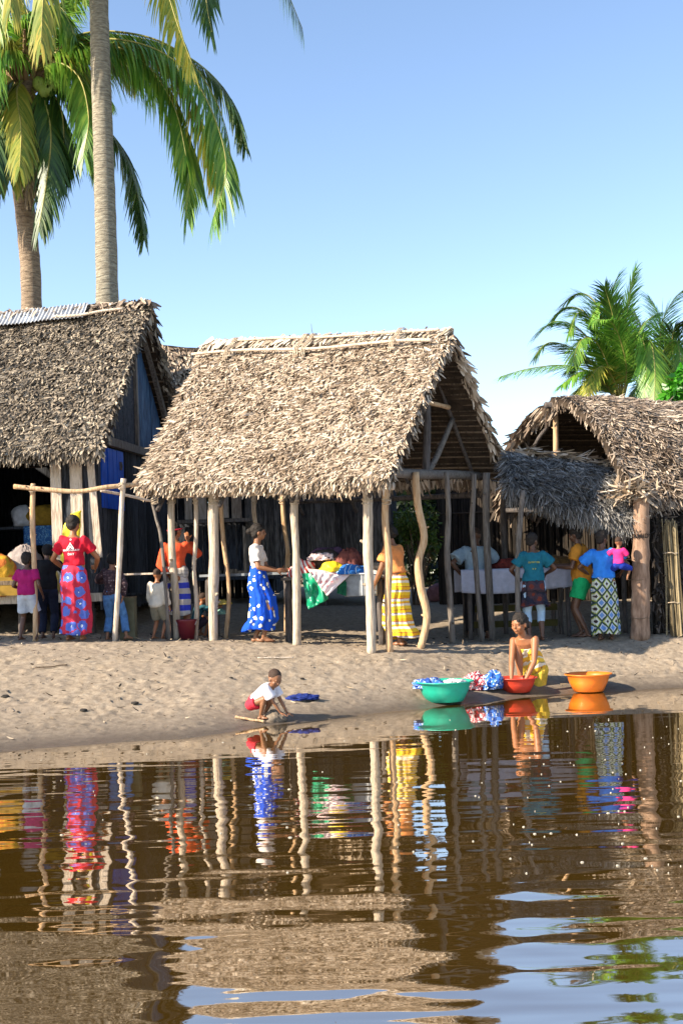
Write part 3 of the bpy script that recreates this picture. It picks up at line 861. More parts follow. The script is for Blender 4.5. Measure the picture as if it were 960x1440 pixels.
# broad bark-wrapped pillar with painted letters
pc = foot(899, 16.45, 890)
mb = MB(); rings = []
ptop = at(899, 690, 16.45)
for i in range(22):
    t = i / 21; c = Vector((pc.x, pc.y, pc.z - .04)).lerp(Vector((ptop.x + .02, ptop.y, ptop.z)), t)
    rr = .135 + .006 * math.sin(i * 1.7) + (-.028 * t)
    seam = .006 if i in (6, 12, 17) else 0
    rings.append([c + Vector((math.cos(q * math.pi / 14) * (rr + seam), math.sin(q * math.pi / 14) * (rr * .8 + seam), 0)) for q in range(28)])
mb.rings(rings)
bark = m_noise('red_brown_bark_sheet', [(.25, (.10, .055, .035)), (.5, (.26, .16, .105)), (.75, (.40, .27, .19))], 4, (5, 5, 1.2), .85, .4, .01, 6)
pil = mb.build('bark_pillar', bark, root, True, True)
for zz_ in (.28, .82, 1.5):
    mb = MB(); z_ = pc.z + zz_; r0 = .140 - .028 * zz_ / 2
    ring = [Vector((pc.x + math.cos(q * math.pi / 12) * r0, pc.y + math.sin(q * math.pi / 12) * r0 * .82, z_ + .006 * math.sin(q))) for q in range(25)]
    mb.tube(ring, .004, 5); b_ = mb.build('binding', M['batten'], None, True); b_.parent = pil
ink = cloth('black_ink', (.015, .012, .012), .1)
def text_part(parent, s, size, loc, rot, mat, name='lettering', ext=.002):
    cu = bpy.data.curves.new(name, 'FONT'); cu.body = s; cu.size = size; cu.align_x = 'CENTER'; cu.extrude = ext; cu.space_character = 1.02
    cu.offset = size * .012
    tmp = bpy.data.objects.new('tmp', cu); col.objects.link(tmp)
    dg = bpy.context.evaluated_depsgraph_get()
    me = bpy.data.meshes.new_from_object(tmp.evaluated_get(dg))
    bpy.data.objects.remove(tmp); bpy.data.curves.remove(cu)
    me.name = name
    o = bpy.data.objects.new(name, me); me.materials.clear(); me.materials.append(mat)
    o.parent = parent; o.location = loc; o.rotation_euler = rot; col.objects.link(o)
    return o
txp = at(899, 757, 16.45)
tx = text_part(pil, 'AMIDY', .088, (0, 0, 0), (R(90), 0, 0), ink)
for v_ in tx.data.vertices:                        # wrap the letters round the pillar
    x_ = v_.co.x; th_ = x_ / .118
    if True:
        d_ = .002 + v_.co.z
        zc = (txp.z - pc.z) / (ptop.z - pc.z); rr = .135 - .028 * zc
        v_.co = Vector((math.sin(th_) * (rr + .014 + d_), v_.co.y, (math.cos(th_) * (rr * .8 + .014 + d_))))
cx = Vector((pc.x, pc.y, 0)).lerp(Vector((ptop.x + .02, ptop.y, 0)), (txp.z - pc.z) / (ptop.z - pc.z))
tx.location = Vector((cx.x, cx.y, txp.z)) - root.location - pil.location - Vector((0, 0, 0)) + pil.location * 0
tx.location = Vector((cx.x, cx.y, txp.z))          # pillar vertices are world based
# torn thatch and sticks on the pillar head
rs = np.random.RandomState(8); k = 160
B = np.array(at(893, 690, 16.4))[None] + rs.normal(0, 1, (k, 3)) * np.array([.14, .06, .05])
D = np.stack([rs.normal(-.5, .6, k), rs.normal(-.3, .3, k), rs.normal(-.1, .3, k)], 1); D /= np.linalg.norm(D, axis=1, keepdims=True)
V, F = leaves_mesh(B, D, np.tile([0, -.3, 1.], (k, 1)), rs.uniform(.1, .3, k), rs.uniform(.02, .06, k), rs.uniform(0, .2, k), rs.uniform(-.2, .2, k), rs.normal(0, .5, k))
link('torn_thatch', fast_mesh('torn_thatch', V, F), M['thatch_tan'], root, True)
for x0, x1, yb in ((735, 728, 893),):
    p0 = foot(x1, 16.3, 893); pole_part(root, 'post', [p0, at(727, 800, 16.35), at(730, 740, 16.4), at(735, 690, 16.45)], .038, M['post_grey_shaded'], 110)
for q in range(3):
    c = eA + RE * (2.2 + q * 2) + Vector((0, .25, 0))
    pole_part(root, 'post', [Vector((c.x, c.y, gz(c.x, c.y) - .05)), Vector((c.x, c.y, 2.5))], .05, M['post_dark'], 112 + q)
for q in range(4):
    c = bA + RE * (.1 + q * 2) + Vector((0, -.15, 0))
    pole_part(root, 'post', [Vector((c.x, c.y, gz(c.x, c.y) - .05)), Vector((c.x, c.y, 2.7))], .05, M['post_dark'], 122 + q)

# lean-to awning between the two huts
root = empty('awning', (3.2, 17.3, gz(3.2, 17.3)), 'drooping palm leaf awning, shade-grey in colour, hung between the market hut and the pillar', 'awning')
aL = at(712, 700, 16.7); aR = at(893, 724, 16.5); tL = at(706, 636, 17.7); tR = at(896, 668, 17.3)
aL = at(716, 676, 16.7)
roof_slope(root, 'awning_thatch', aL, aR, tL, tR, M['thatch_shade_grey'], 6500, (.26, .018), (-.04, .14), .09, .16, 61, .08, skew=.25, eave_n=2200, wild=.5, droop=1.2)
rs = np.random.RandomState(9); k = 260; t = rs.rand(k) * .9 + .08
B = np.array(tL)[None] * (1 - t)[:, None] + np.array(tR)[None] * t[:, None] + rs.normal(0, .03, (k, 3)) + np.array([0, 0, .08])
D = np.stack([rs.normal(.6, .5, k), rs.normal(-.3, .3, k), rs.normal(-.25, .2, k)], 1); D /= np.linalg.norm(D, axis=1, keepdims=True)
V, F = leaves_mesh(B, D, np.tile([0, -.3, 1.], (k, 1)), rs.uniform(.12, .35, k), rs.uniform(.02, .05, k), rs.uniform(0, .2, k), rs.uniform(-.2, .2, k), rs.normal(0, .5, k))
link('loose_thatch', fast_mesh('loose_thatch', V, F), M['thatch_tan'], root, True)
pole_part(root, 'beam', [aL - Vector((0, -.1, .08)), aL.lerp(aR, .5) - Vector((0, -.1, .06)), aR - Vector((0, -.1, .08))], .03, M['post_dark'], 130)
pole_part(root, 'post', [Vector((4.15, 17.4, gz(4.15, 17.4))), Vector((4.15, 17.4, 2.95))], .04, M['post_dark'], 131)
pole_part(root, 'post', [Vector((2.45, 17.9, gz(2.45, 17.9))), Vector((2.45, 17.8, 3.3))], .04, M['post_dark'], 132)

# ---------------------------------------------------------------- reed screens behind the stalls
def reed_screen(name, pts, h, label, mat, seed, n_per=26, th=.02, stalk=.013):
    p0 = pts[0]; root = empty(name, (p0[0], p0[1], gz(p0[0], p0[1])), label, 'screen')
    g = random.Random(seed)
    for s in range(len(pts) - 1):
        mb = MB(); a = Vector((*pts[s], 0)); b = Vector((*pts[s + 1], 0)); L = (b - a).length; n = int(L * n_per)
        for i in range(n):
            c = a.lerp(b, (i + .5) / n) + Vector((g.uniform(-.015, .015), g.uniform(-.02, .02), 0)); z0 = gz(c.x, c.y) - .03
            d = Vector((g.uniform(-.03, .03), g.uniform(-.03, .03), 0)); hh = h * g.uniform(.93, 1.04)
            mb.tube([c + Vector((0, 0, z0)), c + d + Vector((0, 0, z0 + hh))], [stalk * 1.7, stalk * 1.5], 4)
        mb.build('reed_panel', mat, root, True)
        mb = MB(); a2 = a + Vector((0, .09, 0)); b2 = b + Vector((0, .09, 0)); k_ = 10; n_ = int(L * 10)
        Vq, Fq = grid(lambda u, v: np.stack([a2.x + (b2.x - a2.x) * u, a2.y + (b2.y - a2.y) * u + .02 * np.sin(u * 90) * np.sin(v * 60), gz(a2.x, a2.y) - .1 + (h + .1) * v + 0 * u], -1), n_, 14)
        mo = link('added_dark_backing', fast_mesh('added_dark_backing', Vq, Fq), M['earth_and_shade'], root, True); mo.modifiers.new('s', 'SOLIDIFY').thickness = .02  # solid dark sheet added behind the reeds to stop light and paint shade
        mb = MB()
        for zz_ in (.25, .6, .9):
            mb.tube([a + Vector((0, -.04, gz(a.x, a.y) + h * zz_)), b + Vector((0, -.04, gz(b.x, b.y) + h * zz_))], .015, 5)
        mb.build('rail', mat, root, True)
    return root
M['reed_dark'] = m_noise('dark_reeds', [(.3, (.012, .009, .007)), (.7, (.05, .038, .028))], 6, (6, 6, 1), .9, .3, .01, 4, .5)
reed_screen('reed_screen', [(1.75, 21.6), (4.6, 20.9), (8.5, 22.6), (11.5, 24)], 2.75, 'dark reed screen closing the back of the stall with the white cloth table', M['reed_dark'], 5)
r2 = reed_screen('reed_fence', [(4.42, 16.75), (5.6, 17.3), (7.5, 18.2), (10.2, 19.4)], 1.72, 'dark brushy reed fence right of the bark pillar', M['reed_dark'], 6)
rs = np.random.RandomState(19); k = 2600
t = rs.rand(k) * 3.4; B = np.stack([4.42 + t * .905, 16.70 + t * .42, .6 + rs.rand(k) * 1.75], 1) + rs.normal(0, .02, (k, 3))
D = np.stack([rs.normal(0, .5, k), rs.normal(-.4, .2, k), rs.normal(-.5, .6, k)], 1); D /= np.linalg.norm(D, axis=1, keepdims=True)
V, F = leaves_mesh(B, D, np.tile([0, -1., .3], (k, 1)), rs.uniform(.06, .2, k), rs.uniform(.012, .04, k), rs.uniform(-.1, .3, k), rs.uniform(-.2, .2, k), rs.normal(0, .6, k))
link('dry_brush', fast_mesh('dry_brush', V, F), thatch_mat('dark_dry_brush', [(0, (.015, .012, .01)), (.6, (.05, .04, .035)), (1, (.16, .125, .10))]), r2, True)
root = empty('reed_bundle', foot(950, 16.6, 890), 'tied bundle of pale long reeds leaning upright on the dark fence', 'reeds')
mb = MB(); g = random.Random(4); f0 = foot(950, 16.55, 890)
for i in range(46):
    o_ = Vector((g.gauss(0, .045), g.gauss(0, .035), 0)); tp = at(940 + g.uniform(-6, 6), 735 + g.uniform(-6, 12), 16.6)
    mb.tube([f0 + o_ * 1.3, f0.lerp(tp, .5) + o_ * .9, tp + o_ * .8], [.011, .010, .007], 5)
mb.build('stalks', m_noise('olive_reeds', [(.3, (.10, .075, .04)), (.7, (.33, .26, .15))], 5, (6, 6, 1), .8, .3, .01, 4, .5), root, True)
for t_ in (.3, .75):
    mb = MB(); c = f0.lerp(at(940, 740, 16.6), t_)
    mb.tube([c + Vector((math.cos(q * .5) * .10, math.sin(q * .5) * .08, .004 * q % .02)) for q in range(14)], .006, 5); mb.build('tie', M['rope'], root, True)
# ================================================================ palms
def palm_leaf_mat(name, stops):
    m, nt, bs = new_mat(name)
    i = island(nt); v = coords(nt); n = noise_n(nt, v, 1.6, 3)
    f = mathn(nt, 'ADD', mathn(nt, 'MULTIPLY', i, .45), mathn(nt, 'MULTIPLY', n, .6))
    nt.links.new(ramp(nt, f, stops), bs.inputs['Base Color'])
    bs.inputs['Roughness'].default_value = .42
    bs.inputs['Specular IOR Level'].default_value = .5
    tr = nt.nodes.new('ShaderNodeBsdfTranslucent'); nt.links.new(ramp(nt, f, [(p, tuple(min(1, q * 1.5) for q in c)) for p, c in stops]), tr.inputs[0])
    mx = nt.nodes.new('ShaderNodeMixShader'); mx.inputs[0].default_value = .35
    nt.links.new(bs.outputs[0], mx.inputs[1]); nt.links.new(tr.outputs[0], mx.inputs[2])
    nt.links.new(mx.outputs[0], nt.nodes['Material Output'].inputs[0])
    return m
M['frond'] = palm_leaf_mat('green_palm_leaf', [(0.2, (0.039, 0.117, 0.013)), (0.5, (0.104, 0.234, 0.0234)), (0.75, (0.234, 0.351, 0.0455)), (0.95, (0.442, 0.429, 0.078))])
M['frond_y'] = palm_leaf_mat('yellowing_palm_leaf', [(0.15, (0.0575, 0.115, 0.0172)), (0.42, (0.1955, 0.253, 0.0345)), (0.7, (0.414, 0.368, 0.0575)), (0.95, (0.575, 0.345, 0.1035))])
M['frond_d'] = palm_leaf_mat('dark_palm_leaf', [(0.2, (0.0156, 0.0455, 0.0104)), (0.6, (0.0455, 0.1105, 0.0156)), (0.95, (0.156, 0.195, 0.026))])
M['frond_b'] = palm_leaf_mat('dry_palm_leaf', [(.2, (.08, .05, .025)), (.55, (.22, .15, .07)), (.9, (.40, .30, .15))])
M['frond_f'] = palm_leaf_mat('fresh_palm_leaf', [(0.2, (0.055, 0.165, 0.022)), (0.5, (0.121, 0.308, 0.033)), (0.8, (0.286, 0.462, 0.066))])
M['trunk'] = None
def trunk_mat(name, stops):
    m, nt, bs = new_mat(name)
    v = coords(nt)
    sx = nt.nodes.new('ShaderNodeSeparateXYZ'); nt.links.new(v, sx.inputs[0])
    n = noise_n(nt, v, 2.2, 4); n2 = noise_n(nt, coords(nt, (3, 3, 12)), 3, 5)
    z = mathn(nt, 'MULTIPLY_ADD', n, .10, sx.outputs['Z'])
    ring = mathn(nt, 'FRACT', mathn(nt, 'MULTIPLY', z, 8.5))
    rr = ramp(nt, ring, [(0, (.5, .5, .5)), (.10, (1, 1, 1)), (.88, (1, 1, 1)), (1, (.7, .7, .7))])
    c = ramp(nt, n2, stops)
    nt.links.new(mixc(nt, .55, c, rr, 'MULTIPLY'), bs.inputs['Base Color'])
    bs.inputs['Roughness'].default_value = .9
    bump(nt, bs, mathn(nt, 'ADD', mathn(nt, 'MULTIPLY', rr, .6), n2), .8, .03)
    return m
M['trunk'] = trunk_mat('ringed_grey_trunk', [(.25, (.09, .075, .055)), (.5, (.22, .19, .14)), (.75, (.36, .33, .25))])
M['trunk_b'] = trunk_mat('ringed_brown_trunk', [(.25, (.09, .06, .04)), (.5, (.21, .15, .10)), (.75, (.34, .26, .18))])
M['stalk'] = m_noise('leaf_stalk', [(.3, (.14, .15, .03)), (.7, (.38, .32, .10))], 5, rough=.5)
M['fibre'] = m_noise('palm_fibre', [(.3, (.10, .06, .03)), (.7, (.34, .22, .11))], 7)

def frond(root, path, mats, leaf=.75, n=85, hang=.55, seed=1, rr=.022, wid=.030, fold=.5, tipf=.35, vup=None, brk=.16):
    """path: world points base to tip"""
    P, _ = smooth_path([Vector(p) for p in path], [1] * len(path), 8)
    P = np.array([tuple(p) for p in P]); seg = np.linalg.norm(np.diff(P, axis=0), axis=1); s = np.concatenate([[0], np.cumsum(seg)]); T = s[-1]
    rs = np.random.RandomState(seed)
    tt = np.linspace(.12, 1.0, n); tt = np.concatenate([tt, tt + .003]); side = np.concatenate([np.ones(n), -np.ones(n)])
    B = np.stack([np.interp(tt * T, s, P[:, k]) for k in range(3)], 1)
    B2 = np.stack([np.interp(np.minimum(tt * T + .02 * T, T), s, P[:, k]) for k in range(3)], 1)
    B1 = np.stack([np.interp(tt * T - .02 * T, s, P[:, k]) for k in range(3)], 1)
    Tn = B2 - B1; Tn /= np.linalg.norm(Tn, axis=1, keepdims=True)
    up = np.array([0, 0, 1.0]) if vup is None else np.array(vup, float)
    S = np.cross(Tn, up); S /= np.linalg.norm(S, axis=1, keepdims=True) + 1e-6
    U = np.cross(S, Tn)
    m_ = len(tt); L = leaf * (np.sin(np.clip(tt, 0, 1) * math.pi * .80 + .35) ** .6) * rs.uniform(.8, 1.12, m_)
    L = np.maximum(L, leaf * tipf * .6) * np.where(rs.rand(m_) < brk, rs.uniform(.25, .8, m_), 1)
    ang = R(52) - R(26) * tt + rs.normal(0, .10, m_)
    D = Tn * np.cos(ang)[:, None] + S * (side * np.sin(ang))[:, None] - U * (fold * .5 * rs.uniform(.6, 1.4, m_))[:, None]
    D /= np.linalg.norm(D, axis=1, keepdims=True)
    segs = 5; V = np.empty((m_, (segs + 1) * 2, 3)); cur = B.copy(); d = D.copy()
    g = np.array([0, 0, -1.0]); hg = hang * rs.uniform(.6, 1.3, m_)
    Nl = U - D * (U * D).sum(1, keepdims=True); Nl /= np.linalg.norm(Nl, axis=1, keepdims=True) + 1e-6
    Wv = np.cross(D, Nl)
    ws = [.5, 1, .95, .75, .45, .05]
    for k in range(segs + 1):
        V[:, 2 * k] = cur - Wv * (wid * ws[k] / 2); V[:, 2 * k + 1] = cur + Wv * (wid * ws[k] / 2)
        d = d + g[None] * (hg * .42)[:, None]; d /= np.linalg.norm(d, axis=1, keepdims=True)
        cur = cur + d * (L / segs)[:, None]
    base = (np.arange(m_) * (segs + 1) * 2)[:, None]
    F = np.concatenate([base + np.array([[2 * k, 2 * k + 1, 2 * k + 3, 2 * k + 2]]) for k in range(segs)], 1).reshape(-1, 4)
    fr = link('frond', fast_mesh('frond', V.reshape(-1, 3), F), mats[0], root, True)
    mb = MB(); pts = [Vector(p) for p in P]
    mb.tube(pts, [rr * (1.25 - 1.05 * i / (len(pts) - 1)) for i in range(len(pts))], 5)
    mb.build('stalk', mats[1], fr, True, smooth=True)
    return fr

def trunk(root, path, rad, mat, name='trunk'):
    P, Q = smooth_path([Vector(p) for p in path], rad, 10)
    g = random.Random(3); P2 = []; Q2 = []
    for i in range(len(P)):
        P2.append(P[i]); Q2.append(Q[i] * (1 + .025 * math.sin(i * 2.1) + g.uniform(-.015, .015)))
    mb = MB(); mb.tube(P2, Q2, 18)
    return mb.build(name, mat, root, True, smooth=True)

def arc(c, az, el, L, droop, k=6, dy=1.0):
    """generic frond path"""
    p = Vector(c); out = [p.copy()]; e = el
    for i in range(k):
        p = p + Vector((math.cos(az) * math.cos(e), math.sin(az) * math.cos(e) * dy, math.sin(e))) * (L / k)
        out.append(p.copy()); e -= droop / k
    return out

def pxpath(pts, Y0, Y1):
    n = len(pts)
    return [at(x, y, Y0 + (Y1 - Y0) * i / (n - 1)) for i, (x, y) in enumerate(pts)]

# brown trunked palm, left
YA = 22.0
b0 = at(47, 880, YA); root = empty('coconut_palm', (b0.x, YA, gz(b0.x, YA)), 'shorter coconut palm with a brown trunk at the far left, behind the pale trunk', 'palm')
trunk(root, [(b0.x + .05, YA, gz(b0.x, YA) - .1), at(45, 440, YA), at(39, 330, YA), at(28, 220, YA), at(34, 150, YA), at(40, 112, YA)], [.26, .19, .185, .19, .18, .16], M['trunk_b'])
ca = at(38, 108, YA)
mb = MB()
for q in range(26):
    a_ = q * .7; p = ca + Vector((math.cos(a_) * .14, math.sin(a_) * .14, -.25 + .02 * q))
    mb.tube([p, p + Vector((math.cos(a_) * .18, math.sin(a_) * .18, .25)), p + Vector((math.cos(a_) * .42, math.sin(a_) * .42, .38))], [.06, .045, .02], 6)
mb.build('leaf_bases', M['fibre'], root, True)
g = random.Random(12)
specs = [  # photo points from crown to tip, start depth, tip depth, material
    ([(45, 105), (95, 62), (160, 55), (225, 72), (275, 115), (305, 175), (318, 240), (300, 305)], YA, 20.5, 'frond', .95, .75),
    ([(45, 105), (100, 75), (170, 75), (225, 110), (258, 165), (268, 225), (262, 300)], YA, 21.2, 'frond', .9, .9),
    ([(48, 100), (130, 52), (215, 58), (280, 90), (325, 140), (345, 205)], YA, 23.5, 'frond_d', .65, .7),
    ([(50, 112), (100, 135), (150, 180), (185, 235), (203, 335)], YA, 23, 'frond_d', .6, .6),
    ([(45, 110), (85, 120), (120, 150), (140, 210), (140, 250)], YA, 21.2, 'frond_d', .6, .8),
    ([(40, 115), (62, 140), (72, 190), (66, 255), (55, 320)], YA, 20.8, 'frond_d', .7, .8),
    ([(35, 112), (20, 140), (12, 190), (14, 250)], YA, 21, 'frond_y', .7, .8),
    ([(30, 105), (-10, 90), (-45, 110), (-70, 170), (-80, 240)], YA, 21, 'frond', .85, .8),
    ([(38, 100), (60, 40), (95, -5), (130, -30)], YA, 23, 'frond', .8, .5),
    ([(36, 100), (20, 40), (-15, -10), (-60, -20)], YA, 22.6, 'frond', .8, .5),
    ([(34, 105), (0, 95), (-30, 70), (-90, 60)], YA, 23.5, 'frond_y', .8, .6),
    ([(40, 100), (55, 85), (100, 85), (130, 110), (150, 140)], YA, 24, 'frond', .6, .6),
    ([(36, 108), (10, 120), (-5, 160), (-6, 215)], YA, 21.6, 'frond', .75, .9),
    ([(45, 105), (90, 68), (150, 62), (205, 90), (245, 150), (262, 220)], YA, 20.9, 'frond', .95, .85),
    ([(45, 105), (110, 50), (190, 48), (255, 75), (298, 130), (322, 200), (322, 262)], YA, 21.9, 'frond', .9, .75),
    ([(45, 105), (120, 66), (200, 66), (262, 120), (290, 190), (308, 260)], YA, 21.0, 'frond_y', .8, .8),
    ([(30, 100), (10, 60), (-20, 50), (-60, 90)], YA, 21, 'frond_y', .9, .8),
    ([(34, 104), (45, 60), (40, 20), (20, -15)], YA, 22.8, 'frond_y', .8, .5),
    ([(42, 104), (80, 88), (112, 110), (125, 165), (118, 215)], YA, 20.9, 'frond', .75, .9),
    ([(42, 100), (75, 62), (118, 50), (160, 66), (190, 110)], YA, 23.4, 'frond_y', .7, .7),
    ([(40, 108), (62, 118), (85, 150), (90, 200), (84, 250)], YA, 21.6, 'frond_d', .7, .9),
    ([(34, 100), (18, 70), (-12, 70), (-30, 120)], YA, 20.6, 'frond', .9, .8),
    ([(38, 100), (30, 50), (52, 15), (85, 10), (105, 50)], YA, 21.4, 'frond', .8, .8),
    ([(36, 108), (24, 130), (30, 180), (28, 235)], YA, 20.4, 'frond_y', .6, .9),
    ([(34, 108), (10, 135), (-8, 190), (-20, 260)], YA, 20.7, 'frond_d', .8, .8),
    ([(40, 112), (52, 150), (50, 210), (40, 270)], YA, 21.3, 'frond_b', .6, .9),
]
for i, (pp, y0, y1, mm, lf, hg) in enumerate(specs):
    frond(root, pxpath(pp, y0, y1), (M[mm], M['stalk']), lf * 1.28, 135, hg * .85, 60 + i, wid=.044)
mb = MB()
for q in range(7):
    p = at(70 + g.uniform(-16, 14), 118 + g.uniform(-8, 14), YA - .3); mb.ell(p, (.11, .11, .14), nu=10, nv=7)
mb.build('coconut_bunch', plastic('green_coconut', (.22, .30, .05), .5), root, True, True)

# tall pale palm
YB = 20.6
b0 = at(158, 880, YB); root = empty('coconut_palm', (b0.x, YB, gz(b0.x, YB)), 'tallest coconut palm with a smooth pale grey trunk, crown mostly above the picture', 'palm')
trunk(root, [(b0.x, YB, gz(b0.x, YB) - .1), at(151, 420, YB), at(147, 250, YB), at(142, 100, YB), at(139, 0, YB), at(133, -150, YB), at(125, -260, YB)], [.27, .195, .18, .17, .165, .155, .14], M['trunk'])
cb = at(125, -262, YB)
for i, (pp, y0, y1, mm, lf, hg) in enumerate([
    ([(128, -262), (180, -250), (215, -170), (225, -60), (245, 20), (270, 90)], YB, 19.3, 'frond_y', .85, .8),
    ([(128, -262), (200, -270), (260, -200), (285, -90), (290, 0), (298, 45)], YB, 20.2, 'frond_d', .8, .6),
    ([(128, -265), (215, -290), (300, -220), (370, -90), (425, 40)], YB, 20.6, 'frond_d', .75, .5),
    ([(122, -262), (80, -240), (40, -160), (20, -60), (15, 10)], YB, 19.6, 'frond_y', .95, .9),
    ([(122, -262), (70, -270), (25, -200), (0, -100), (-5, 30)], YB, 20.2, 'frond', .95, .9),
    ([(122, -262), (90, -220), (70, -120), (62, -20), (58, 60)], YB, 19.2, 'frond_y', .9, .9),
    ([(122, -262), (110, -200), (105, -100), (112, -20)], YB, 21.6, 'frond', .9, .9),
]):
    frond(root, pxpath(pp, y0, y1), (M[mm], M['stalk']), lf * 1.15, 130, hg, 90 + i, wid=.040)
for q in range(9):
    frond(root, arc(cb, q * .7 + .2, R(60 - 6 * (q % 4)), 4.4, R(125)), (M['frond'], M['stalk']), .85, 80, .6, 120 + q, wid=.045)

# young palms beyond the right hut
YC = 24.5
specs = [
    ([(868, 562), (835, 528), (795, 514), (745, 518), (704, 529)], 23.3, 'frond_f', .42),
    ([(866, 560), (835, 515), (800, 488), (770, 482), (752, 500)], 24, 'frond_d', .42),
    ([(868, 560), (842, 500), (812, 462), (780, 452), (752, 470)], 24.5, 'frond_f', .45),
    ([(868, 558), (848, 485), (822, 440), (795, 432), (776, 448)], 25, 'frond_f', .45),
    ([(870, 556), (852, 470), (836, 425), (815, 412), (795, 424)], 25.2, 'frond', .45),
    ([(872, 556), (862, 470), (858, 420), (868, 388)], 24.6, 'frond_f', .40),
    ([(874, 556), (878, 470), (884, 420), (892, 380)], 24.2, 'frond_f', .36),
    ([(872, 558), (866, 500), (862, 450), (850, 405)], 23.6, 'frond_d', .45),
    ([(876, 558), (890, 490), (905, 455), (925, 440)], 24.8, 'frond_f', .42),
    ([(876, 560), (892, 505), (912, 478), (920, 520), (918, 575)], 23.4, 'frond', .42),
    ([(874, 560), (880, 520), (872, 480), (858, 452), (836, 450)], 23.2, 'frond_f', .42),
    ([(866, 562), (842, 540), (815, 545), (795, 575)], 24, 'frond_y', .40),
    ([(868, 560), (855, 515), (835, 478), (815, 480), (805, 510)], 23.1, 'frond', .42),
    ([(870, 565), (850, 530), (825, 505), (800, 520)], 25.5, 'frond_d', .42),
    ([(868, 562), (850, 500), (835, 455), (812, 440), (800, 470)], 24.2, 'frond', .42),
    ([(872, 560), (874, 500), (866, 440), (846, 425), (832, 450)], 23.9, 'frond_f', .42),
    ([(874, 562), (884, 510), (896, 470), (908, 500), (905, 560)], 23.6, 'frond_f', .42),
    ([(868, 564), (845, 535), (820, 522), (790, 540)], 23.4, 'frond_f', .42),
    ([(872, 562), (860, 530), (845, 515), (828, 535), (820, 570)], 23.0, 'frond_y', .38),
]
b0 = at(876, 880, YC); root = empty('young_palm', (b0.x, YC, gz(b0.x, YC)), 'young bushy palm with arching fresh green fronds over the right roof ridge', 'palm')
trunk(root, [(b0.x, YC, gz(b0.x, YC) - .1), at(874, 700, YC), at(872, 560, YC)], [.24, .20, .16], M['trunk_b'])
for i, (pp, y1, mm, lf) in enumerate(specs):
    frond(root, pxpath(pp, YC, y1), (M[mm], M['stalk']), lf * 1.5, 110, .22, 150 + i, rr=.018, wid=.025, fold=.2)
YD = 26.5
specs = [
    ([(948, 575), (930, 510), (930, 455), (955, 412), (985, 405)], 25.8, 'frond_f', .45),
    ([(948, 575), (925, 520), (905, 470), (890, 440), (872, 436)], 26.5, 'frond_d', .45),
    ([(950, 575), (940, 500), (925, 445), (912, 418)], 27, 'frond_f', .45),
    ([(952, 575), (960, 500), (975, 450), (1000, 430)], 26.5, 'frond', .5),
    ([(950, 578), (935, 530), (918, 505), (905, 530), (900, 575)], 25.4, 'frond_d', .45),
    ([(952, 578), (948, 520), (945, 470), (962, 450)], 25.6, 'frond_d', .5),
    ([(955, 578), (975, 520), (1010, 490), (1040, 500)], 26.5, 'frond_f', .5),
    ([(950, 578), (942, 540), (930, 500), (950, 480), (958, 520)], 25, 'frond', .45),
    ([(950, 580), (925, 548), (900, 540), (885, 560)], 27, 'frond_d', .45),
]
b0 = at(952, 880, YD); root = empty('young_palm', (b0.x, YD, gz(b0.x, YD)), 'second young palm, darker, cut by the right edge of the picture', 'palm')
trunk(root, [(b0.x, YD, gz(b0.x, YD) - .1), at(951, 700, YD), at(950, 580, YD)], [.24, .20, .16], M['trunk_b'])
for i, (pp, y1, mm, lf) in enumerate(specs):
    frond(root, pxpath(pp, YD, y1), (M[mm], M['stalk']), lf * 1.5, 105, .22, 180 + i, rr=.018, wid=.023, fold=.2)

# leafy shrubs
def shrub(name, c, rad, n, leaf, mat, label, seed=1, stems=7):
    root = empty(name, (c[0], c[1], gz(c[0], c[1])), label, 'shrub')
    rs = np.random.RandomState(seed); g = random.Random(seed)
    cl = [Vector(c) + Vector((g.uniform(-1, 1) * rad[0], g.uniform(-1, 1) * rad[1], g.uniform(-1, 1) * rad[2])) * .75 for _ in range(16)]
    mb = MB(); b = Vector((c[0], c[1], gz(c[0], c[1]) - .05))
    for p in cl:
        q, r_ = smooth_path([b + Vector((g.uniform(-.1, .1), g.uniform(-.1, .1), 0)), b.lerp(p, .5) + Vector((g.uniform(-.15, .15), g.uniform(-.15, .15), .1)), p], [.025, .015, .006], 4)
        mb.tube(q, r_, 5)
    mb.build('stems', M['batten'], root, True)
    idx = rs.randint(0, len(cl), n); C_ = np.array([tuple(p) for p in cl])[idx]
    off = rs.normal(0, 1, (n, 3)); off /= np.linalg.norm(off, axis=1, keepdims=True); off *= (rs.rand(n) ** .4)[:, None] * np.array(rad)[None] * .42
    D = off + rs.normal(0, .15, (n, 3)) + np.array([0, 0, -.1]); D /= np.linalg.norm(D, axis=1, keepdims=True)
    V, F = leaves_mesh(C_ + off, D, rs.normal(0, .5, (n, 3)) + np.array([0, 0, 1.]), leaf * rs.uniform(.6, 1.3, n), leaf * .5 * rs.uniform(.7, 1.3, n), rs.uniform(-.2, .2, n), rs.uniform(-.4, .1, n), rs.normal(0, .5, n), .2)
    link('foliage', fast_mesh('foliage', V, F), mat, root, True)
lf1 = palm_leaf_mat('shrub_leaf', [(.2, (.03, .06, .01)), (.55, (.08, .14, .02)), (.9, (.20, .24, .05))])
lf2 = palm_leaf_mat('bright_broad_leaf', [(0.2, (0.024, 0.128, 0.008)), (0.55, (0.048, 0.24, 0.012)), (0.9, (0.112, 0.36, 0.024))])
shrub('leafy_shrub', at(585, 745, 21.2), (.45, .35, .42), 1700, .07, lf1, 'small leafy shrub seen between crooked posts, behind the woman in the orange top', 3)
shrub('leafy_shrub', at(668, 792, 22.2), (.4, .3, .22), 700, .06, lf2, 'low bright green weeds beyond the man in the pale blue grey shirt', 5)
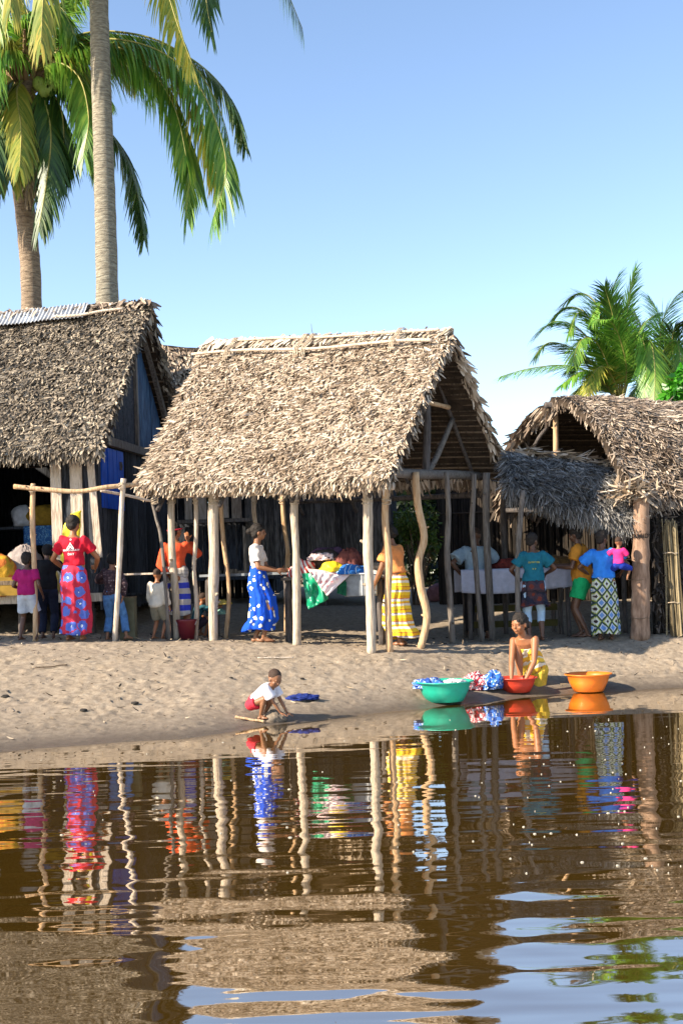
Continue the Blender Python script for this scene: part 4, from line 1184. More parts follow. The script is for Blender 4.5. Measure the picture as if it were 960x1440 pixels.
shrub('broadleaf_bush', at(956, 548, 22.6), (.42, .4, .40), 900, .17, lf2, 'bright green broad-leaved bush showing over the roof at the right edge', 4)

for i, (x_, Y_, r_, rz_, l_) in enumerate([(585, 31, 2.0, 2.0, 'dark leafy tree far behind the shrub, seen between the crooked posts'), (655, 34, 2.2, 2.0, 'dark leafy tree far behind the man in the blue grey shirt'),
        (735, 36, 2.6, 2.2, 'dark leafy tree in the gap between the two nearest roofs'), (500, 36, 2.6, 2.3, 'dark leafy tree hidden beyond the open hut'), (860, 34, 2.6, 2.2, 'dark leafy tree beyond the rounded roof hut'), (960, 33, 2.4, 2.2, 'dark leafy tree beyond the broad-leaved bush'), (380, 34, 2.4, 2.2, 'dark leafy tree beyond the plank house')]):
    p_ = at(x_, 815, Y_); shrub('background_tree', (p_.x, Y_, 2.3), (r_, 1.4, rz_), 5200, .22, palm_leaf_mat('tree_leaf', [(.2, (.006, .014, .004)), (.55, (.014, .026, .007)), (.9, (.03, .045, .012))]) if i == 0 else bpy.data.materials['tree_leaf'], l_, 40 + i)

shrub('added_shade_tree', (-8.1, 13.9, 3.75), (1.1, 1.0, .75), 6000, .13, lf1, 'unseen bushy tree added beyond the left edge to shade the magenta shirted child', 66)  # out-of-view tree, added to throw shade on the children

# ================================================================ trellis frame on the left
root = empty('drying_rack', (-2.9, 15.4, gz(-2.9, 15.4)), 'thin rack of peeled poles standing in front of the tall dark hut', 'rack')
YT = 15.35
def gfoot(x, y, Y): p = at(x, y, Y); return Vector((p.x, Y, gz(p.x, Y) - .05))
pole_part(root, 'post', [gfoot(50, 895, YT), at(50, 840, YT), at(48, 780, YT), at(46, 730, YT), at(47, 680, YT)], .036, M['post_warm'], 140)
pole_part(root, 'post', [gfoot(161, 895, YT), at(166, 830, YT), at(169, 770, YT), at(171, 715, YT), at(174, 673, YT)], .036, M['plank_lit'], 141)
pole_part(root, 'rail', [at(20, 684, YT - .07), at(60, 688, YT - .07), at(110, 691, YT - .07), at(150, 685, YT - .07), at(195, 681, YT + .1)], .032, M['post_warm'], 142, n=8)
pole_part(root, 'rail', [at(142, 690, YT + .05), at(180, 697, YT + .3), at(222, 707, YT + .6)], .018, M['plank_lit'], 143, n=7)
pole_part(root, 'strut', [at(213, 702, YT + .55), at(220, 730, YT + .55), at(228, 768, YT + .5), gfoot(238, 880, YT + .5)], .022, M['post_grey_shaded'], 144, n=7)

for c_, s_ in ((at(47, 688, YT), 0), (at(172, 684, YT), 1), (at(218, 705, YT + .55), 2)):
    mb = MB()
    for q in range(4):
        z_ = (q - 1.5) * .014; mb.tube([c_ + Vector((math.cos(a) * .046, math.sin(a) * .055 - .02, z_ + .02 * math.sin(a + q))) for a in [i * .55 for i in range(12)]], .006, 5)
    mb.build('lashing', M['rope'], root, True)

# ================================================================ market furniture
def table(name, c, w, d, h, rz, label, tmat, lmat, leg_r=.035, top_t=.035, apron=None):
    z0 = gz(c[0], c[1]); root = empty(name, (c[0], c[1], z0), label, 'table', rz)
    mb = MB(); nb = 5
    for i in range(nb):
        mb.box((0, -d / 2 + d * (i + .5) / nb, h - top_t / 2), (w + rnd.uniform(-.03, .03), d / nb - .006, top_t))
    mb.build('tabletop', tmat, root)
    for a_ in (-1, 1):
        for b_ in (-1, 1):
            mb = MB(); p, r_ = wob((a_ * (w / 2 - .08), b_ * (d / 2 - .07), -.12), (a_ * (w / 2 - .09), b_ * (d / 2 - .08), h - top_t), leg_r, .008, 6, int(a_ + 3 * b_ + 10 * w))
            mb.tube(p, r_, 8); mb.build('leg', lmat, root, smooth=True)
    if apron:
        for b_ in (-1, 1):
            mb = MB(); mb.box((0, b_ * (d / 2 - .06), h - top_t - apron / 2 - .002), (w - .12, .025, apron)); mb.build('apron', lmat, root)
    return root
tb = at(468, 810, 16.05)
h_t = tb.z - gz(tb.x, 16.05)
TROT = R(-8)
tbl = table('market_table', (tb.x + .05, 16.15), 1.42, .85, h_t, TROT, 'rough wooden table under the heap of clothes in the open hut', M['post_grey_shaded'], M['post_dark'], .045, .04)
TZ = gz(tb.x + .05, 16.15) + h_t
def tpt(x, dy=0.0, dz=0.0, Y=16.0):
    p = at(x, 800, Y + dy); p.z = TZ + dz; return p
# zinc box hung below the table edge
p = at(508, 823, 15.72); root = empty('zinc_box', (p.x, 15.74, p.z), 'dull grey zinc box under the right front of the clothes table', 'box', TROT)
mb = MB(); mb.box((0, 0, 0), (.44, .24, .29)); o = mb.build('box_body', M['zinc'], root)
bv = o.modifiers.new('bev', 'BEVEL'); bv.width = .012; bv.segments = 2
mb = MB(); mb.box((0, 0, .155), (.47, .27, .018)); mb.build('rim', M['metal'], root)
mb = MB(); mb.box((0.02, -.124, 0), (.012, .008, .27)); mb.build('seam', M['metal'], root)
# long counter to the left of it
cc = at(352, 806, 16.9)
ctr = table('counter', (cc.x, 16.9), 1.35, .5, cc.z - gz(cc.x, 16.9), R(-14), 'long low counter of worn grey boards beside the woman in the blue flowered skirt', M['zinc'], M['post_dark'], .04, .035)
cc = at(196, 806, 16.2)
table('small_counter', (cc.x, 16.2), 1.0, .4, cc.z - gz(cc.x, 16.2), R(-10), 'thin counter by the dark wall behind the boy in the black beanie', M['plank_lit'], M['post_dark'], .03, .025)

# ---------------------------------------------------------------- soft things
def crumple(name, loc, size, mat, label, cat, seed=0, rz=0, n=52, amp=.28, flat=.25, group=None, freq=2.6, fine=.10, parent=None):
    """a heaped garment: folded lump with creases"""
    vs = []; fs = []; nv = n // 2; o = Vector((seed * 3.17, seed * 1.3, seed * .7))
    for j in range(nv + 1):
        th = math.pi * j / nv
        for i in range(n):
            ph = 2 * math.pi * i / n
            d = Vector((math.sin(th) * math.cos(ph), math.sin(th) * math.sin(ph), math.cos(th)))
            w3 = Vector((mnoise.noise(d * 2 + o), mnoise.noise(d * 2 - o), mnoise.noise(d * 2 + o * 2))) * .9
            q = 1 + amp * (mnoise.noise(d * freq * .55 + o) * 1.3) - fine * 2.4 * abs(mnoise.noise((d + w3) * freq * 1.3 + o)) - fine * 1.5 * abs(mnoise.noise((d + w3) * freq * 3.0 - o)) + fine * .9 + fine * .5 * mnoise.noise(d * freq * 6 + o)
            p = Vector((d.x * size[0], d.y * size[1], d.z * size[2])) * q
            if p.z < -size[2] * flat: p.z = -size[2] * flat + (p.z + size[2] * flat) * .08
            vs.append(p)
    for j in range(nv):
        for i in range(n):
            i2 = (i + 1) % n
            fs.append((j * n + i, (j + 1) * n + i, (j + 1) * n + i2, j * n + i2))
    mb = MB(); mb.add(vs, fs)
    o = mb.build(name, mat, parent, smooth=True)
    o.location = Vector(loc) + Vector((0, 0, size[2] * flat)); o.rotation_euler = (0, 0, rz)
    if label: tag(o, label, cat, group)
    return o
C = cloth
white = C('white_cotton', (.72, .68, .64), .12); pinkp = spots('pink_print', 13, [(0, (.65, .20, .22)), (.18, (.78, .55, .55)), (.42, (.80, .66, .64))])
redstr = stripes('red_white_stripe', .055, [(0, (.62, .08, .07)), (.5, (.75, .68, .62))], 'X', (0, .5, .4), .05)
G = 'clothes heaped on the market table'
crumple('garment', tpt(425, 0, 0), (.17, .2, .20), redstr, 'red and white striped cloth at the left end of the heap on the table', 'clothes', 1, .3, group=G)
crumple('garment', tpt(463, .12, .02), (.33, .26, .26), C('charcoal_cloth', (.05, .04, .035), .3), 'charcoal grey garment in the middle of the heap on the table', 'clothes', 2, .2, group=G)
crumple('garment', tpt(466, .2, .26), (.26, .2, .12), C('purple_cloth', (.075, .04, .075), .3), 'dark purple garment on top of the heap', 'clothes', 3, .5, group=G)
crumple('garment', tpt(452, -.02, .22), (.17, .16, .08), spots('pink_frill', 30, [(0, (.75, .35, .38)), (.3, (.78, .62, .6))]), 'frilly pale pink garment near the top left of the heap', 'clothes', 4, .1, group=G, fine=.2, freq=4)
crumple('garment', tpt(490, -.06, .12), (.19, .17, .20), C('maroon_cloth', (.17, .055, .045), .3), 'maroon brown garment bundled at the right of the heap', 'clothes', 5, .7, group=G, fine=.2)
crumple('garment', tpt(467, -.30, .06), (.155, .12, .11), plastic('yellow_cloth', (.80, .55, .01), .5), 'bright yellow garment in the centre front of the heap', 'clothes', 6, .2, group=G, fine=.05)
crumple('garment', tpt(496, -.25, .02), (.24, .16, .10), stripes('blue_print', .08, [(0, (.02, .12, .40)), (.6, (.5, .6, .7)), (.72, (.03, .16, .45))], 'X', (0, 0, .8), .2), 'blue and white garment to the right of the yellow one', 'clothes', 7, .4, group=G)
crumple('garment', tpt(516, -.22, 0), (.15, .14, .08), C('cream_cloth', (.70, .66, .58)), 'cream white garment near the thick pale post', 'clothes', 8, .4, group=G)
crumple('garment', tpt(500, .15, .14), (.22, .18, .13), C('dark_plum_cloth', (.05, .03, .045), .3), 'dark plum garment behind the maroon one', 'clothes', 9, 1, group=G)
crumple('garment', tpt(536, .05, 0), (.30, .2, .13), C('beige_cloth', (.50, .38, .26)), 'folded beige cloth at the right end of the table by the woman in orange', 'clothes', 10, -.1, group=G)
def drape(name, top, mat, label, cat, grp=None, seed=0, thick=.006, nu=26, nv=26, fold=.022, k=5):
    """sheet with its corners given: tl,tr,br,bl (bl, br hang)"""
    tl, tr, br_, bl_ = [np.array(p, float) for p in top]
    r_ = np.random.RandomState(seed); ph = r_.rand(3) * 6
    def fn(u, v):
        a = u[..., None]; b = v[..., None]
        P = (tl * (1 - a) + tr * a) * (1 - b) + (bl_ * (1 - a) + br_ * a) * b
        w_ = np.sin(u * k * 6.28 + ph[0] + v * 2) * .6 + np.sin(u * k * 11 + ph[1]) * .3 + .5 * np.sin(v * 9 + u * 6 + ph[2]) + 2.2 * vnoise(np.stack([u + seed, v], -1), 5 + seed, 7)
        P = P + np.array([.15, -1, .0]) * (w_ * fold * (.3 + v))[..., None]
        P[..., 1] -= .10 * np.sin(np.clip(v * 1.3, 0, 1) * math.pi / 2)
        P[..., 2] += .05 * np.sin(u * math.pi) * (v > 0) * np.sin(v * math.pi)
        return P
    V, F = grid(fn, nu, nv)
    o = link(name, fast_mesh(name, V, F), mat, None, smooth=True)
    c = Vector(tuple(V.mean(0)))
    for v_ in o.data.vertices: v_.co -= c
    o.location = c
    md = o.modifiers.new('solid', 'SOLIDIFY'); md.thickness = thick
    return tag(o, label, cat, grp)
Yt = 15.72
drape('plastic_bag', [tpt(424, 0, .05, Yt), at(455, 806, Yt - .02), at(462, 842, Yt), at(434, 857, Yt - .02)], plastic('green_plastic', (.01, .28, .14), .2), 'shiny green plastic bag hanging from the front of the clothes table', 'bag', None, 3, fold=.035, k=2)
drape('garment', [at(432, 800, Yt - .05), at(494, 806, Yt - .08), at(460, 838, Yt - .10), at(436, 806, Yt - .1)], pinkp, 'pale pink printed garment spilling over the front of the heap', 'clothes', G, 4, fold=.02)
drape('garment', [at(474, 812, Yt - .02), at(487, 812, Yt - .02), at(486, 838, Yt - .02), at(474, 834, Yt - .02)], C('bottle_green_cloth', (.01, .10, .05), .3), 'bottle green garment hanging beside the zinc box', 'clothes', G, 5, fold=.012)

# right stall table under a white cloth
tR0 = at(724, 800, 17.35)
ht2 = tR0.z - gz(tR0.x, 17.35)
table('stall_table', (tR0.x, 17.4), 1.62, .62, ht2, R(3), 'wooden trestle under the white cloth in the shaded right stall', M['post_dark'], M['post_dark'])
wcl = C('shade_dimmed_white_cloth', (.42, .42, .50), .1)  # white cloth with the shade of the stall put into its colour
root_z = gz(tR0.x, 17.4)
def cloth_fn(u, v):
    X = (u - .5) * 1.72; s_ = v * (.68 + .66)
    fl = .02 * np.sin(u * 37) + .014 * np.sin(u * 71 + 1)
    y = np.where(s_ < .33, -.33, np.where(s_ > 1.01, .33, s_ - .67)); y = np.where(s_ < .33, y - fl * (1 - s_ / .33) - .02, y)
    z = np.where(s_ < .33, -(.33 - s_) * (1 + .1 * np.sin(u * 5)), np.where(s_ > 1.01, -(s_ - 1.01), 0.0))
    return np.stack([X, y, z], -1)
V, F = grid(cloth_fn, 90, 40)
o = link('tablecloth', fast_mesh('tablecloth', V, F), wcl, None, smooth=True); o.location = (tR0.x, 17.4, root_z + ht2 + .006); o.rotation_euler = (0, 0, R(3))
md = o.modifiers.new('solid', 'SOLIDIFY'); md.thickness = .004; md.offset = 1
tag(o, 'white tablecloth hanging over the front of the shaded stall table', 'tablecloth')
crumple('food_mound', (at(784, 795, 17.35).x, 17.35, root_z + ht2 + .012), (.34, .2, .15), m_noise('brown_fritters', [(.3, (.06, .03, .01)), (.6, (.22, .11, .03))], 25), 'low brown mound of food on the white tablecloth, left of the person in ochre', 'food', 22, flat=.1)
crumple('food_mound', (at(712, 795, 17.45).x, 17.45, root_z + ht2 + .012), (.22, .16, .12), m_noise('dark_red_food', [(.3, (.06, .01, .01)), (.6, (.20, .03, .02))], 25), 'small dark reddish mound of food near the crooked right posts of the hut', 'food', 23, flat=.1)
# slatted bench below
root = empty('slatted_crate', (tR0.x + .05, 17.9, root_z), 'low olive slatted bench in the dark under the white cloth table', 'bench')
for zz_ in (.18, .42):
    mb = MB(); mb.box((0, 0, zz_), (1.3, .03, .10)); mb.build('slat', m_noise('olive_board', [(.3, (.05, .045, .01)), (.7, (.12, .10, .03))], 4), root)
for xx_ in (-.6, .6):
    mb = MB(); mb.box((xx_, .04, .26), (.06, .05, .56)); mb.build('leg', M['post_dark'], root)
crumple('round_bundle', (at(616, 818, 22.5).x, 22.5, gz(1.8, 22.5)), (.24, .2, .2), C('dusky_pink_plastic', (.35, .17, .19)), 'dusky pink rounded bundle lying on the ground beyond the crooked posts', 'bundle', 24, flat=.7, amp=.08, fine=.02)

# ---------------------------------------------------------------- goods in the stilt hut
PZ0 = 1.385
def sack(loc, size, mat, label, seed, rz=0, cat='sack', amp=.14, group=None, name='sack'):
    return crumple(name, loc, size, mat, label, cat, seed, rz, amp=amp, flat=.8, fine=.06, group=group)
def sp(x, Y, z=PZ0): p = at(x, 800, Y); return (p.x, p.y, z)
sack(sp(-6, 16.85), (.30, .24, .36), patchy('yellow_orange_print', 3.2, [(0, (.45, .12, .01)), (.47, (.50, .27, .01)), (.6, (.36, .24, .01))]), 'big yellow and orange plastic sack at the left end of the hut counter', 31)
sack(sp(36, 17.15), (.28, .24, .40), C('dusty_sackcloth', (.30, .25, .23), .2), 'tall dusty grey sack standing behind the child in magenta', 32)
sack(sp(66, 16.9), (.20, .2, .24), stripes('lilac_white', .16, [(0, (.62, .55, .60)), (.7, (.45, .30, .40)), (.78, (.66, .60, .62))], 'Z', (.4, .3, 0), .2), 'pale lilac bundle on the counter left of the square white post', 33, cat='bundle', name='bundle')
sack(sp(72, 16.72), (.12, .12, .2), C('yellow_white', (.75, .6, .2)), 'yellow and white bag by the foot of the pale post', 34, cat='bag', name='bag')
mb = MB(); mb.box((0, 0, 0), (.56, .05, .30)); o = mb.build('hanging_cloth', patchy('blue_paisley', 14, [(0, (.01, .07, .22)), (.5, (.12, .28, .42)), (.55, (.01, .09, .28))]), None)
o.location = at(60, 753, 17.7); bv = o.modifiers.new('b', 'BEVEL'); bv.width = .02; bv.segments = 2; tag(o, 'blue patterned folded cloth at the back of the hut counter', 'cloth')
root = empty('shelf', tuple(at(45, 742, 17.75)), 'dark plank shelf inside the tall hut holding yellow and white bundles', 'shelf')
mb = MB(); mb.box((-.2, .15, -.0), (1.7, .4, .04)); mb.build('shelf_board', M['plank_shade_dark'], root)
for xx_ in (-.95, .55):
    mb = MB(); mb.box((xx_, .15, -(root.location.z - PZ0) / 2), (.06, .3, root.location.z - PZ0)); mb.build('leg', M['plank_shade_dark'], root)
SZ = at(45, 742, 17.75).z + .025
sack((at(62, 740, 17.8).x, 17.8, SZ), (.28, .16, .18), C('mustard_cloth', (.22, .13, .015), .3), 'mustard yellow bundle on the dark shelf', 35, cat='bundle', name='bundle')
sack((at(32, 740, 17.8).x, 17.8, SZ), (.16, .13, .18), C('milky_plastic', (.42, .42, .44), .2), 'milky plastic bag on the dark shelf beside the mustard bundle', 36, cat='bag', name='bag')
root = empty('long_box', sp(6, 16.95, PZ0 - .0)[:2] + (gz(-4.9, 16.0) + 0,), 'yellow brown carton below the orange sack', 'carton')
root.location = (at(4, 800, 16.35).x, 16.35, 1.02)
mb = MB(); mb.box((0, 0, 0), (.8, .14, .26)); mb.build('carton_body', m_noise('yellow_carton', [(.3, (.16, .09, .01)), (.7, (.34, .20, .03))], 4), root)
mb = MB(); mb.box((0, -.073, .05), (.5, .006, .06)); mb.build('tape', M['batten'], root)
root.location = sp(4, 16.62, 1.40 + .13)
# yellow surfboard-like board leaning on the wall boards
mb = MB(); Yb = 16.4; pts = [(93, 850), (92, 790), (93, 760), (96, 738), (101, 722), (108, 718)]; r_ = []
path = [at(x + 6, y, Yb) for x, y in pts]
rings = []
for i, p in enumerate(path):
    w_ = (.10, .13, .13, .12, .07, .01)[i]
    rings.append([p + Vector((math.cos(q * math.pi / 8) * w_, math.sin(q * math.pi / 8) * .02, 0)) for q in range(16)])
mb.rings(rings); o = mb.build('yellow_float', plastic('yellow_plastic', (.82, .62, .01), .4), None, smooth=True)
tag(o, 'bright yellow upright float leaning on the boards behind the red shirted woman', 'float')

# dry leaf bits and crumbs on the bank
rs = np.random.RandomState(77); k = 2600
X_ = rs.uniform(-5.5, 6.3, k); Y_ = 10.9 + rs.rand(k) * 6.5
ok = (Y_ - np.interp(X_, SHX, SHY)) > .25 + rs.rand(k) * .5
X_, Y_ = X_[ok], Y_[ok]; k = len(X_)
B = np.stack([X_, Y_, gbase(X_, Y_) + .012], 1); an_ = rs.rand(k) * 6.28
D = np.stack([np.cos(an_), np.sin(an_), rs.normal(.05, .15, k)], 1); D /= np.linalg.norm(D, axis=1, keepdims=True)
V, F = leaves_mesh(B, D, np.tile([0, 0, 1.], (k, 1)) + rs.normal(0, .3, (k, 3)), rs.choice([.015, .02, .03, .05, .09], k) , rs.uniform(.006, .02, k), rs.uniform(0, .15, k), rs.uniform(-.1, .3, k), rs.normal(0, .5, k), .4)
tag(link('leaf_litter', fast_mesh('leaf_litter', V, F), m_noise('litter_bits', [(.3, (.02, .014, .01)), (.5, (.10, .07, .045)), (.75, (.42, .33, .23))], 3, isl=.9, bs_=0)), kind='stuff')

# ---------------------------------------------------------------- basins
def basin(loc, r_, h, c, label, rz=0, mouth=1.0):
    root = empty('basin', loc, label, 'basin', rz, 'basins at the water edge')
    m_ = plastic('basin_plastic_' + label.split()[0], c, .3)
    prof = [(.0, .0), (.60, .0), (.66, .012), (.86, .55), (.93, .88), (.955, .90), (.97, .93), (1.03, .95), (1.035, 1.0), (.96, 1.0), (.90, .88), (.82, .5), (.62, .05), (.0, .04)]
    n = 48; mb = MB(); rings = []
    for k_, (a_, b_) in enumerate(prof):
        a_ = max(a_, .002)
        rings.append([Vector((math.cos(q * 2 * math.pi / n) * a_ * r_, math.sin(q * 2 * math.pi / n) * a_ * r_, b_ * h)) for q in range(n)])
    mb.rings(rings, caps=True); o = mb.build('bowl', m_, root, smooth=True)
    mb = MB()
    mb.tube([Vector((math.cos(q * 2 * math.pi / 40) * r_ * 1.035, math.sin(q * 2 * math.pi / 40) * r_ * 1.035, h * .985)) for q in range(41)], .008, 6, caps=False)
    mb.build('rim', m_, root, smooth=True)
    return root
def gp_px(x, y):
    """ground point under a photo pixel"""
    Y = 9.5
    while Y < 25:
        p = at(x, y, Y)
        if p.z <= gz(p.x, Y): return Vector((p.x, Y, gz(p.x, Y)))
        Y += .01
    return p
bg_ = gp_px(625, 985); bg_.z = max(bg_.z, 0)
gb = basin(bg_ + Vector((0, 0, -.01)), .325, .235, (.012, .36, .24), 'green plastic basin with wet laundry at the water edge')
br0 = gp_px(727, 972)
rb = basin(br0 + Vector((0, 0, -.01)), .235, .175, (.56, .045, .02), 'red plastic basin in which the crouching woman washes')
bo = gp_px(827, 972); bo.z = max(bo.z, -.01)
ob = basin(bo, .275, .215, (.72, .17, .01), 'orange plastic basin standing in the shallows on the right')
def water_disc(root, r_, z, mat, name='wash_water', label=None):
    mb = MB(); n = 40
    mb.rings([[Vector((math.cos(q * 2 * math.pi / n) * r_ * .98, math.sin(q * 2 * math.pi / n) * r_ * .98, z - .01)) for q in range(n)], [Vector((math.cos(q * 2 * math.pi / n) * r_, math.sin(q * 2 * math.pi / n) * r_, z)) for q in range(n)]])
    return mb.build(name, mat, root)
wm_ = plastic('soapy_water', (.35, .33, .30), .1)
water_disc(rb, .235 * .84, .175 * .6, wm_); water_disc(ob, .275 * .80, .215 * .5, plastic('dull_water', (.20, .12, .06), .1))
bp = patchy('blue_white_laundry', 12, [(0, (.02, .08, .36)), (.5, (.55, .60, .66)), (.55, (.03, .14, .45))])
crumple('wet_garment', bg_ + Vector((-.17, 0, .15)), (.19, .15, .085), bp, 'blue and white wet garment piled in the left of the green basin', 'clothes', 41, .3, fine=.2, freq=3.5)
crumple('wet_garment', bg_ + Vector((.12, 0, .16)), (.16, .14, .065), patchy('white_dark_print', 16, [(0, (.55, .52, .50)), (.5, (.08, .08, .12)), (.54, (.6, .57, .55))]), 'white and grey wet garment in the right of the green basin', 'clothes', 42, 1.3, fine=.2, freq=3.5)
pr = gp_px(678, 969)
crumple('laundry', pr + Vector((-.08, 0, 0)), (.20, .14, .115), patchy('red_white_print', 14, [(0, (.55, .02, .04)), (.46, (.74, .66, .64)), (.54, (.50, .02, .05)), (.62, (.08, .04, .12)), (.66, (.7, .6, .6))]), 'red and white printed laundry heaped between the green and red basins', 'laundry', 43, .5, fine=.22, freq=3.6, flat=.6)
crumple('laundry', pr + Vector((.12, -.02, 0)), (.15, .12, .125), patchy('blue_white_print', 11, [(0, (.02, .12, .48)), (.5, (.66, .70, .74)), (.57, (.03, .22, .60))]), 'blue and white laundry leaning on the red basin', 'laundry', 44, .9, fine=.2, freq=3.4, flat=.6)
pb = gp_px(425, 984)
crumple('blue_rag', pb, (.17, .07, .045), C('navy_cloth', (.015, .03, .16), .4), 'twisted navy blue rag lying on the sand right of the toddler', 'rag', 45, .1, fine=.3, freq=4)
ps = gp_px(385, 1016)
crumple('sand_pile', ps + Vector((.0, .1, -.02)), (.12, .10, .11), M['sand'], 'small wet sand pile under the hands of the toddler', 'sand', 46, flat=.3, amp=.15)
def stick(px0, px1, r_, mat, label, seed):
    a_ = gp_px(*px0) + Vector((0, 0, r_)); b_ = gp_px(*px1) + Vector((0, 0, r_)); c_ = (a_ + b_) / 2; mb = MB()
    p, q = wob(a_ - c_, b_ - c_, r_, .004, 6, seed); p, q = smooth_path(p, q, 3); mb.tube(p, q, 6); o = mb.build('stick', mat, None, smooth=True); o.location = c_; tag(o, label, 'stick', 'sticks on the sand')
stick((331, 1010), (372, 1017), .014, M['post_warm'], 'peeled orange brown stick at the feet of the toddler', 1)
stick((362, 926), (412, 926), .009, M['plank_lit'], 'thin pale stick on the dry sand in front of the blue skirted woman', 2)
stick((50, 940), (95, 936), .008, M['batten'], 'thin dark twig on the dry sand at the left', 3)
for i, (x, y, s_, l_) in enumerate([(8, 981, .035, 'dark lump of dirt on the sand at the far left'), (118, 1000, .03, 'dark clod on the damp sand near the left shoreline'), (325, 954, .018, 'small dark pebble up the bank from the toddler'), (425, 955, .018, 'small dark pebble above the blue rag'), (190, 990, .03, 'flat dark clod on the sand below the small boy in cream')]):
    crumple('clod', gp_px(x, y), (s_ * 1.4, s_, s_ * .7), M['earth_and_shade'], l_, 'clod', 50 + i, n=14, group='dirt clods on the sand')
# maroon bucket by the orange shirted woman
pbk = foot(263, 16.0, 895)
root = empty('bucket', pbk, 'dark maroon bucket on the ground by the striped skirt', 'bucket')
mb = MB(); n = 24; rings = [[Vector((math.cos(q * 2 * math.pi / n) * a_, math.sin(q * 2 * math.pi / n) * a_, b_)) for q in range(n)] for a_, b_ in ((.10, 0), (.13, .24), (.142, .25), (.142, .27), (.12, .27), (.09, .02))]
mb.rings(rings); mb.build('bucket_body', plastic('maroon_plastic', (.13, .01, .02), .4), root, smooth=True)
mb = MB(); mb.tube([Vector((math.cos(q * math.pi / 12) * .14, -.02 - .03 * math.sin(q * math.pi / 12), .25 - .10 * math.sin(q * math.pi / 12))) for q in range(13)], .004, 5); mb.build('handle', M['metal'], root)
root = empty('olive_box', foot(181, 15.75, 880), 'dull olive upright panel box beside the boy in jeans', 'box')
mb = MB(); mb.box((0, 0, .28), (.20, .2, .56)); o = mb.build('box_body', m_noise('olive_card', [(.3, (.06, .055, .03)), (.7, (.14, .13, .08))], 3), root)
mb = MB(); mb.box((0, 0, .565), (.21, .21, .012)); mb.build('lid', M['batten'], root)
# ================================================================ people
SHAVED = m_noise('shaved_hair', [(.3, (.03, .017, .011)), (.7, (.055, .03, .02))], 60, (1, 1, 1), .8, .3, .004, 3)
def skin_mat(name, c):
    m, nt, bs = new_mat(name)
    v = coords(nt); f = noise_n(nt, v, 7, 4)
    nt.links.new(ramp(nt, f, [(.3, tuple(x * .8 for x in c)), (.7, c)]), bs.inputs['Base Color'])
    bs.inputs['Roughness'].default_value = .48
    bs.inputs['Specular IOR Level'].default_value = .45
    bs.inputs['Subsurface Weight'].default_value = .08
    bs.inputs['Subsurface Radius'].default_value = (.01, .004, .002)
    bump(nt, bs, noise_n(nt, v, 90, 2), .15, .003)
    return m
SK = {'brown': skin_mat('brown_skin', (.26, .115, .055)), 'warm': skin_mat('warm_brown_skin', (.33, .13, .055)), 'dark': skin_mat('dark_skin', (.12, .055, .03))}
EYE = plastic('eye_white', (.6, .58, .55), .2); PUP = plastic('pupil_black', (.01, .008, .008), .15); LIP = cloth('lips', (.20, .06, .045), .1, .5)
HAIR = m_noise('black_hair', [(.3, (.006, .005, .004)), (.7, (.03, .022, .018))], 60, (1, 1, 1), .75, .8, .01, 4)

def remesh(mb, vox, smooth_it=3, wobble=0.0, wf=7.0, seed=0):
    me = mb.mesh('tmp'); o = bpy.data.objects.new('tmp', me); col.objects.link(o)
    md = o.modifiers.new('r', 'REMESH'); md.mode = 'VOXEL'; md.voxel_size = vox; md.adaptivity = 0
    if smooth_it:
        ms = o.modifiers.new('s', 'SMOOTH'); ms.iterations = smooth_it; ms.factor = .5
    dg = bpy.context.evaluated_depsgraph_get()
    out = bpy.data.meshes.new_from_object(o.evaluated_get(dg))
    bpy.data.objects.remove(o); bpy.data.meshes.remove(me)
    if wobble:
        n = len(out.vertices); co = np.empty(n * 3, np.float32); out.vertices.foreach_get('co', co); co = co.reshape(-1, 3)
        nr = np.empty(n * 3, np.float32); out.vertices.foreach_get('normal', nr); nr = nr.reshape(-1, 3)
        P = co * wf + seed * 3.3
        w_ = vnoise(P[:, [0, 2]] + P[:, 1:2] * .7, 70 + seed, 1.0) + .6 * vnoise(P[:, [0, 2]] * np.array([2.2, 1.1]) + P[:, 1:2], 80 + seed, 1.0)
        co += nr * (w_ * wobble)[:, None]
        out.vertices.foreach_set('co', co.ravel()); out.update()
    return out

def ik(a, b, l1, l2, pole):
    d = b - a; L = d.length; L2 = min(L, (l1 + l2) * .999); dn = d.normalized() if L > 1e-6 else Vector((0, 0, -1))
    b2 = a + dn * L2
    x = (l1 * l1 - l2 * l2 + L2 * L2) / (2 * L2); h_ = math.sqrt(max(0, l1 * l1 - x * x))
    pv = Vector(pole); pv = pv - dn * pv.dot(dn)
    pv = pv.normalized() if pv.length > 1e-5 else Vector((1, 0, 0))
    return a + dn * x + pv * h_, b2

def frame(f, u):
    f = f.normalized(); r = u.cross(f) * -1
    r = f.cross(u).normalized() * -1 if False else (u.cross(f)).normalized()
    u = f.cross(r).normalized()
    return r, f, u

